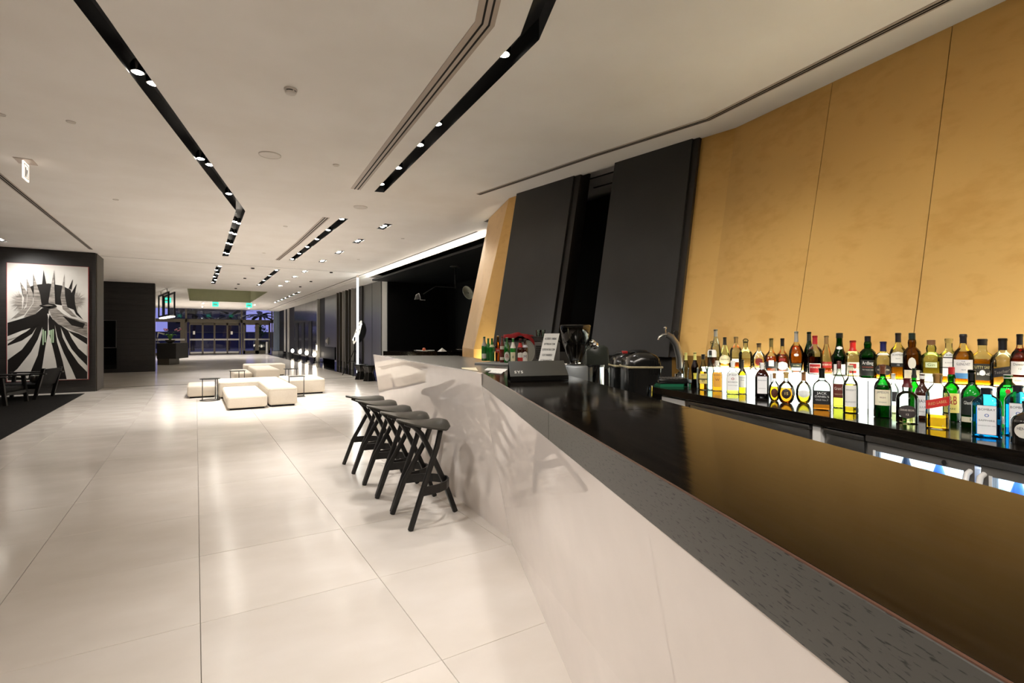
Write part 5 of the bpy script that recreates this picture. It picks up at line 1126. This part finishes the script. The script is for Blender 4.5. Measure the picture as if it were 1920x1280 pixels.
# ------------------------------------------------------------------ beers on the grey ledge, and things at the far end of the counter
ZL = 1.165
led = thing('grey_ledge', 'rounded grey display ledge under the beer bottles', 'ledge')
a = atz(889, 683, ZL); dA = dep(a.x, a.y)
LA = Vector((*atd(889, 5.05), 0)); LB = Vector((*atd(1000, 4.62), 0)); LX = (LB-LA).normalized(); LY = Vector((-LX.y, LX.x, 0)); LY = LY if LY.y > 0 else -LY
m = MB(); m.hexa([LA, LB, LB+LY*.55, LA+LY*.55], [LA, LB, LB+LY*.55, LA+LY*.55]); m.v = [(v[0], v[1], (A_.z+.0005 if i < 4 else ZL)) for i, v in enumerate(m.v)]
m.done('ledge_board', mat('grey_rubber', '73736f', .35), led, bevel=.010, seg=3)
def beer(label, px, yt, yb, gcol, cap, lab, hw=5, lb2=None, dd=0):
    d = (H-ZL)*FPX/(yb-HY)+dd; x, y = atd(px, d+.03); h = zz(yt, d+.03)-ZL
    opaque = gcol != 'd8a93c'; gcol = {'2f8a3a': '2a7a34', '1f8a2c': '1f7a2a', '157a28': '156a24', '2a9a34': '2a8a30'}.get(gcol, gcol)
    return bottle(label, x, y, ZL, h, hw*d/FPX, prof='beer', gcol=gcol, gl='beer', opaque=opaque, liq=None if opaque else gcol, lvl=.75, cap=cap, caph=.05, labs=lab, group='beer bottles on the ledge', name='beer_bottle')
LW = ((.12, .46, .9, 'e9e6dc', (('BEER', .6, .25, '2a5a2a'),), 'oval'),)
beer('tall green bottle with a long grey neck foil, leftmost beer', 908, 631, 676.5, '2f8a3a', '8a8a80', ((.1, .3, .9, 'ece8dc'), (.62, .95, 1.5, '9a968a')), 5.2)
beer('plain green beer bottle, second from the left', 915.5, 634, 676.5, '1f8a2c', '176a22', (), 5)
beer('plain green beer bottle, third from the left', 922.5, 634, 677, '1f8a2c', '176a22', ((.62, .72, 1.5, 'c8d0a0'),), 5)
beer('golden clear beer bottle with red label', 933.5, 629, 678, 'd8a93c', 'ece8d8', ((.35, .52, .9, 'b02a20', (('CORONA', .5, .4, 'f5efe0'),)),), 5)
beer('red patterned beer bottle', 941.5, 630, 679.5, '6a1f18', 'a52a20', ((.1, .2, .9, 'e8d8c8'), (.5, .62, .9, 'e8d8c8')), 4.6)
beer('green beer bottle with a large round white label', 950.5, 632.5, 680, '157a28', 'b8b8b0', ((.06, .44, .95, 'ece9e2', (('B', .5, .6, 'a02020'),), 'oval'),), 5.6)
beer('green beer bottle with cream label and white neck', 962, 634, 682.5, '2a9a34', 'e8e6de', ((.08, .46, .9, 'eae2c0', (('8', .5, .4, '3a6a2a'),)), (.62, .85, 1.5, 'e6e2d2')), 5.4)
beer('brown beer bottle with red and white label, left one', 975.5, 635, 682.5, '3a1712', 'a82a24', ((.26, .46, .95, 'e9e4da', (), 'arch'), (.06, .26, .95, 'c0281e'), (.66, .84, 1.5, 'c0302a')), 5.8)
beer('brown beer bottle with white and blue neck label, right one', 984.5, 635, 682.5, '3a1712', '1a1a1a', ((.08, .5, .95, 'ebe6de', (('M', .5, .4, '2a2a50'),), 'arch'), (.66, .76, 1.5, 'd9dce6')), 5.8)
# round grey tray behind the beers, coffee machine body and red cloth
def upright(px, d): return Vector((*atd(px, d), 0))
c = upright(990, 4.92); t = thing('round_tray', 'round pale tray standing upright behind the beer bottles', 'tray', (c.x, c.y, ZL+.112)); m = MB(); rows = [[rx*(r*math.cos(2*PI*k/32)*.62)+Vector((0, 0, r*math.sin(2*PI*k/32)))+fw*h for k in range(33)] for r, h in ((.001, .0), (.092, .0), (.104, -.010), (.108, -.010), (.108, 0.006), (.001, .01))]; m.grid(rows); m.done('disc', mat('tray_grey', 'a9a79b', .35), t, smooth=40)
cm = thing('coffee_machine', 'grey vented coffee machine behind the beers under a red cloth', 'coffee machine')
c0, c1 = upright(945, 5.9), upright(1050, 5.6); dpt = Vector((fw.x*.45, fw.y*.45, 0))
m = MB(); m.hexa([z3(v, .94) for v in (c0, c1, c1+dpt, c0+dpt)], [z3(v, 1.365) for v in (c0, c1, c1+dpt, c0+dpt)]); m.done('body', M_steeldk, cm, bevel=.015)
m = MB(); m.hexa([z3(v, 1.366) for v in (c0, c1, c1+dpt, c0+dpt)], [z3(v, 1.425) for v in (c0+fw*.03, c1+fw*.03, c1+dpt, c0+dpt)]); m.done('top_tray', M_blackgloss, cm, bevel=.006)
for k in range(7):
    m = MB(); z_ = 1.31-.022*k; a, b = c0+(c1-c0)*.58-fw*.012, c0+(c1-c0)*.68-fw*.012; m.hexa([z3(v, z_) for v in (a, b, b+fw*.02, a+fw*.02)], [z3(v, z_+.010) for v in (a, b, b+fw*.02, a+fw*.02)]); m.done('vent', M_slot, cm)
m = MB(); m.hexa([z3(v, 0) for v in (c0+dpt*.2, c1, c1+dpt, c0+dpt)], [z3(v, .938) for v in (c0+dpt*.2, c1, c1+dpt, c0+dpt)]); m.done('base_cabinet', M_steeldk, cm)
t = thing('red_cloth', 'crumpled red cloth on top of the coffee machine', 'cloth'); m = MB(); rows = []
for i in range(15):
    u = i/14; row = []
    for k in range(9):
        v = k/8; p = upright(944+u*58, 5.90-.16*u); p = p+fw*(.34*v-.035); z_ = 1.430+.018*math.sin(u*9+v*3)**2+.03*math.exp(-((u-.45)/.25)**2)*(1-.4*v)
        if v == 0: z_ -= .02+.03*abs(math.sin(u*5))
        if u > .8: z_ -= (u-.8)*.28*(1-v)
        row.append(z3(p, z_))
    rows.append(row)
m.grid(rows); cl = m.done('cloth', M_red_cloth, t, smooth=80, fix=False); md = cl.modifiers.new('s', 'SOLIDIFY'); md.thickness = .008; md.offset = 1
for k, (px, wd) in enumerate(((1009, 6), (1018, 5))):
    c = upright(px, 5.86); t = thing('cup', ['clear glass left of the two on the coffee machine', 'clear glass right of the two on the coffee machine'][k], 'glass', (c.x, c.y, 1.4255)); m = MB(); m.lathe([(.022, .0), (.03, .075), (.028, .075), (.02, .004), (.001, .004)], 18, caps=False); m.done('bowl', glass('glass_clear', 'e9f0ea'), t, smooth=50)
# leaning white card with lettering
t = thing('card_sign', 'leaning white card sign with lines of black capitals', 'sign')
bl, br, tl, tr_ = upright(1008, 4.42), upright(1036, 4.36), upright(1021, 4.55), upright(1049, 4.49)
zb_, zt_ = zz(684.5, 4.4), zz(625, 4.52)
q = [z3(bl, zb_), z3(br, zb_), z3(tr_, zt_), z3(tl, zt_)]; nn = (q[1]-q[0]).cross(q[3]-q[0]).normalized(); nn = nn if nn.y < 0 else -nn
m = MB(); m.slab(q, -nn*.004); cd_ = m.done('card', M_card, t)
R_ = (q[1]-q[0]); U_ = (q[3]-q[0]); wc = R_.length
for k, s_ in enumerate(('ACCESSO / SAIDAS', 'ENTREGAS COM', 'O JOGO NO DIA 5 COM', 'O LP 3 INGRESSO', 'O TALHANTO')):
    v, f = text_mesh(s_, .022, .0006); w_ = max(p[0] for p in v)-min(p[0] for p in v); sc = wc*(.8, .72, .84, .68, .78)[k]/w_; o_ = q[0]+R_*.5+U_*(.83-.172*k)
    mb = MB(); mb.add([o_+R_.normalized()*p[0]*sc+U_.normalized()*p[1]*1.25+nn*.0008 for p in v], f); mb.done('lettering', M_ink, cd_, fix=False)
m = MB(); mid = (q[0]+q[1])/2; m.tube([mid+Vector((0, 0, .0))+fw*.02, z3(mid+fw*.18, zt_-.05)], .006, 6); m.done('prop', M_black, t)
# work counter of the bar end (behind the wooden counter)
wk = thing('inner_worktop', 'lower dark work counter behind the wooden counter carrying grinder and dispensers', 'counter')
HI = .90
m = MB(); m.box(-1.18, -CW-.004, -.32, 2.4, HI-.05, HI-.0005); m.done('worktop', M_steeldk, wk, loc=(WF0.x, WF0.y, 0), rz=WRZ)
m = MB(); m.box(-1.12, -CW-.01, -.28, 2.4, 0, HI-.05); m.done('cabinet', M_steeldk, wk, loc=(WF0.x, WF0.y, 0), rz=WRZ)
# coffee grinder
d_ = 3.72; gx, gy = atd(1079, d_); t = thing('coffee_grinder', 'coffee grinder with a big bean hopper behind the bar counter', 'coffee grinder', (gx, gy, HI))
zf = lambda py: zz(py, d_)-HI; sf = d_/FPX; grx = math.atan2(-sY, cY)
t.rotation_euler.z = grx             # local x to the right of the picture, local y away
hop = [(9.5, 681), (11, 676), (18, 660), (24, 642), (27.5, 624), (28.5, 613)]
m = MB(); m.lathe([(w*sf, zf(y)) for w, y in hop]+[(28*sf, zf(609))], 32, caps=False); m.done('hopper', glass('hopper_smoke', 'e4e0d0', .3), t, smooth=50)
m = MB(); m.lathe([(9*sf, zf(680)), (10*sf, zf(675.5)), (16*sf, zf(661)), (22*sf, zf(645)), (.5*sf, zf(641))], 24, caps=False); m.done('beans', mat('coffee_beans', '4a3c34', .35), t, smooth=60)
m = MB(); m.lathe([(29*sf, zf(613.5)), (29*sf, zf(610.5)), (24*sf, zf(608.5)), (.5*sf, zf(607.5))], 32); m.done('lid', M_applblk, t, smooth=40)
m = MB(); m.lathe([(10*sf, zf(682)), (10*sf, zf(672.5))], 24); m.done('collar', M_chrome, t, smooth=40)
m = MB(); m.lathe([(18*sf, zf(684)), (20*sf, zf(682.5)), (17*sf, zf(681)), (.5*sf, zf(681))], 28); m.done('adjust_ring', M_chrome, t, smooth=40)
m = MB(); m.hexa([(-12*sf, -.10, 0), (20*sf, -.10, 0), (20*sf, .12, 0), (-12*sf, .12, 0)], [(-20*sf, -.11, zf(684)), (20*sf, -.11, zf(684)), (20*sf, .12, zf(684)), (-20*sf, .12, zf(684))]); m.done('body', mat('grinder_pale_grey', 'a9b0b4', .3, metal=.4), t, bevel=.012)
m = MB(); m.cyl((37*sf, -.02), 16*sf, .02, zf(687), 28); m.done('dosing_chamber', M_chrome, t, smooth=40); m = MB(); m.cyl((37*sf, -.02), 17*sf, zf(687), zf(683), 28); m.done('chamber_lid', M_applblk, t, smooth=40)
m = MB(); m.tube([(27*sf, -.02, zf(647)), (35*sf, -.02, zf(648))], .012, 8); m.sphere((35*sf, -.02, zf(647)), .03, 12, 8); m.sphere((31*sf, -.02, zf(642)), .024, 12, 8); m.done('hopper_knob', M_chrome, t, smooth=60)
d_ = 4.05; gx, gy = atd(1120, d_); t = thing('appliance_hood', 'grey green hooded appliance behind the coffee grinder', 'appliance', (gx, gy, HI), grx); sf2 = d_/FPX; zf2 = lambda py: zz(py, d_)-HI
pl = [(-24, 690), (-24, 655), (-10, 647), (8, 646), (16, 651), (20, 688), (12, 691)]
m = MB(); pts = [Vector((a*sf2, 0, zf2(b))) for a, b in pl]; m.add([p+Vector((0, -.10, 0)) for p in pts]+[p+Vector((0, .12, 0)) for p in pts], [tuple(range(7)), tuple(range(13, 6, -1))]+[(i, (i+1) % 7, 7+(i+1) % 7, 7+i) for i in range(7)]); m.done('hood', M_hood, t, bevel=.012)
m = MB(); m.box(-20*sf2, 12*sf2, -.07, .1, 0, zf2(690)); m.done('base', M_applblk, t); m = MB(); m.tube([(19*sf2, 0, zf2(688)), (22*sf2, 0, zf2(697)), (27*sf2, 0, zf2(706))], .006, 6); m.done('cord', M_white, t)
# two domed black dispensers
def dispenser(label, px, hw, yt, d_, red=False):
    x, y = atd(px, d_); t = thing('drink_dispenser', label, 'appliance', (x, y, HI), grx, 'domed black dispensers'); k = d_/FPX; zt = zz(yt, d_)-HI; W_ = hw*k
    prof = [(-W_, 0), (-W_, zt*.82), (-W_*.94, zt*.90), (-W_*.75, zt*.96), (-W_*.3, zt*1.0), (W_*.35, zt*1.0), (W_*.75, zt*.965), (W_*.96, zt*.90), (W_, zt*.82), (W_*.98, zt*.76), (W_*.86, zt*.70), (W_*.6, zt*.68), (W_*.34, zt*.69), (W_*.18, zt*.65), (W_*.12, zt*.5), (W_*.1, 0)]
    n = len(prof); m = MB(); rows = []
    YS = ((-.118, .62), (-.116, .80), (-.108, .90), (-.09, .965), (-.05, 1.0), (.05, 1.0), (.09, .965), (.108, .90), (.116, .8))
    for yy, s_ in YS: rows.append([Vector((a*s_, yy, b if b == 0 else b*(1-(1-s_)*.35))) for a, b in prof])
    vs = [p for r in rows for p in r]; fs = [(i*n+j, i*n+(j+1) % n, (i+1)*n+(j+1) % n, (i+1)*n+j) for i in range(8) for j in range(n)]+[tuple(range(n-1, -1, -1)), tuple(8*n+j for j in range(n))]
    m.add(vs, fs); m.done('housing', M_applblk, t, smooth=50)
    m = MB(); z_ = zt*.80; m.prism([(-W_*1.01, -.1205), (W_*1.0, -.1205), (W_*1.01, .1), (-W_*1.01, .1)], z_, z_+.012); m.done('cream_band', mat('cream_band', 'c2b58e', .35), t, bevel=.004)
    m = MB(); m.box(-W_*.05, W_*1.0, -.1, .1, 0, .03); m.done('drip_base', M_black, t, bevel=.006)
    m = MB(); m.tube([(W_*.55, -.03, zt*.68), (W_*.5, -.03, zt*.30)], .010, 8); m.done('spout', M_chrome, t, smooth=40)
    for j in range(6):
        m = MB(); m.box(W_*(.25+.11*j), W_*(.25+.11*j)+.003, -.1195, -.112, zt*.72, zt*.93); m.done('rib', M_black, t)
    m = MB(); m.lathe([(.055, zt*.995), (.045, zt*1.02), (.001, zt*1.025)], 18, c=(-W_*.1, 0, 0)); m.done('top_cap', M_black, t, smooth=50)
    if red: m = MB(); m.box(-W_*.35, W_*.0, -.06, -.02, zt*.99, zt*1.03); m.done('red_switch', mat('red_plastic', 'c0231f', .4), t, bevel=.004)
    return t
dispenser('large domed black dispenser with a cream band behind the counter', 1200, 32, 659, 2.85)
dispenser('second domed black dispenser with a red switch, behind the large one', 1173, 27, 661, 3.2, True)
# beer tap and drip tray
d_ = 5.12; x, y = atd(1262, d_); t = thing('beer_tap', 'curved chrome beer tap beside the bottles', 'tap', (x, y, HB), grx); k = d_/FPX; zf3 = lambda py: zz(py, d_)-HB
m = MB(); rows = [((13, 702), 9), ((14, 690), 9), ((12, 668), 8.5), ((6, 645), 8), ((-3, 632), 7), ((-12, 627), 6)]
m.tube([((a)*k, 0, zf3(b)) for (a, b), w in rows], 8*k, 16, 5.5*k); m.done('column', M_steel, t, smooth=60)
m = MB(); m.cyl((13*k, 0), 10*k, 0, zf3(700), 24); m.done('base', M_chrome, t, smooth=40)
m = MB(); m.tube([(-10*k, 0, zf3(627)), (-20*k, 0, zf3(627)), (-26*k, 0, zf3(631)), (-28*k, 0, zf3(637))], .012, 10, .009); m.done('spout', M_chrome, t, smooth=60)
m = MB(); m.tube([(-14*k, 0, zf3(626)), (-15*k, 0, zf3(617))], .009, 10); m.sphere((-15*k, 0, zf3(615)), .018, 12, 8); m.done('handle', M_chrome, t, smooth=60)
m = MB(); rows = [[Vector((6*k+r*math.cos(2*PI*j/24)*.8, .02+h, zf3(625)+r*math.sin(2*PI*j/24))) for j in range(25)] for r, h in ((.001, -.02), (.03, -.02), (.034, 0), (.001, 0))]; m.grid(rows); m.done('medallion', M_chrome, t, smooth=40)
d_ = 4.98; x, y = atd(1262, d_); t = thing('drip_tray', 'black drip tray with a green edge below the tap', 'tray', (x, y, HB), grx); k = d_/FPX
m = MB(); m.box(-30*k, 26*k, -.10, .12, 0, .028); m.done('green_base', M_green, t); m = MB(); m.box(-32*k, 28*k, -.11, .13, .0285, .075); m.done('tray', M_applblk, t, bevel=.01)
m = MB()
for j in range(9): m.box(-28*k+j*6*k, -25*k+j*6*k, -.09, .11, .0755, .080)
tag(m.done('grid_bars', M_steeldk, t), kind='stuff')
# black folded stand and papers on the counter
t = thing('counter_stand', 'black folded metal stand with three white marks on the counter', 'stand', (0, 0, HC))
def on_counter(px, py): p = atz(px, py, HC); return Vector((p.x, p.y, 0))
fl0, fr0 = on_counter(957, 716.5), on_counter(1066, 713.5); dv = Vector((fw.x, fw.y, 0)); bl0, br0 = fl0+dv*.16-rx*.02, fr0+dv*.16-rx*.03
tl_, trr = (fl0*.35+bl0*.65)+Vector((0, 0, .118)), (fr0*.35+br0*.65)+Vector((0, 0, .118))
lo_l, lo_r = fl0+Vector((0, 0, .022))+dv*.0, fr0+Vector((0, 0, .022))
m = MB(); q = [lo_l+Vector((0, 0, .012))-rx*.0, lo_r+Vector((0, 0, .012)), trr, tl_]; pn = (q[1]-q[0]).cross(q[3]-q[0]).normalized(); pn = pn if pn.dot(dv) < 0 else -pn
m.slab(q, -pn*.004); pl_ = m.done('sloped_plate', mat('stand_plate', '34342f', .35, spec=.6), t)
m = MB(); q2_ = [tl_, trr, br0+Vector((0, 0, .002)), bl0+Vector((0, 0, .002))]; m.slab(q2_, (0, 0, -.004)); m.done('rear_plate', M_applblk, t)
m = MB(); m.slab([fl0+Vector((0, 0, .0006)), fr0+Vector((0, 0, .0006)), br0+Vector((0, 0, .0006)), bl0+Vector((0, 0, .0006))], (0, 0, .004)); m.done('base_plate', M_applblk, t)
m = MB(); m.slab([lo_l-dv*.004+Vector((0, 0, -.016)), lo_r-dv*.004+Vector((0, 0, -.016)), lo_r+Vector((0, 0, .01)), lo_l+Vector((0, 0, .01))], dv*.004); m.done('front_lip', M_applblk, t)
Rq = (q[1]-q[0]).normalized(); Uq = (q[3]-q[0]).normalized()
for k in range(3):
    v, f = text_mesh(('S', 'Y', 'S')[k], .03, .001); o_ = q[0]+Rq*(.035+.02*k)+Uq*.035; mb = MB(); mb.add([o_+Rq*p[0]+Uq*p[1]+pn*.0006 for p in v], f); mb.done('white_mark', M_card, pl_, fix=False)
mb = MB(); o_ = q[0]+Rq*.36+Uq*.105; mb.add([o_, o_+Rq*.02, o_+Rq*.012-Uq*.014], [(0, 1, 2)]); mb.v = [tuple(Vector(v)+pn*.0008) for v in mb.v]; mb.done('white_arrow', M_card, pl_, fix=False)
for k, (qq, lab) in enumerate(((((908, 694), (946, 697), (952, 692), (914, 690)), 'white menu card lying at the tip of the counter'), (((915, 699), (940, 701.5), (944, 697.5), (922, 695.5)), 'smaller printed card lying in front of the menu card'))):
    pts = [on_counter(*p) for p in qq]; t = thing('menu_card', lab, 'card', (0, 0, HC)); m = MB(); m.slab([p+Vector((0, 0, .0006+.0022*k)) for p in pts], (0, 0, .0015)); cdd = m.done('paper', M_card, t)
    m = MB(); a, b = pts[0]*.75+pts[3]*.25, pts[1]*.75+pts[2]*.25
    for u in (.2, .45, .7): c_ = a+(b-a)*u; e_ = a+(b-a)*(u+.12); m.add([z3(c_, .0023+.0022*k), z3(e_, .0023+.0022*k), z3(e_+dv*.012, .0023+.0022*k), z3(c_+dv*.012, .0023+.0022*k)], [(0, 1, 2, 3)])
    m.done('print', M_ink, cdd, fix=False)
print('tiles', NT, 'objects', len(bpy.data.objects))
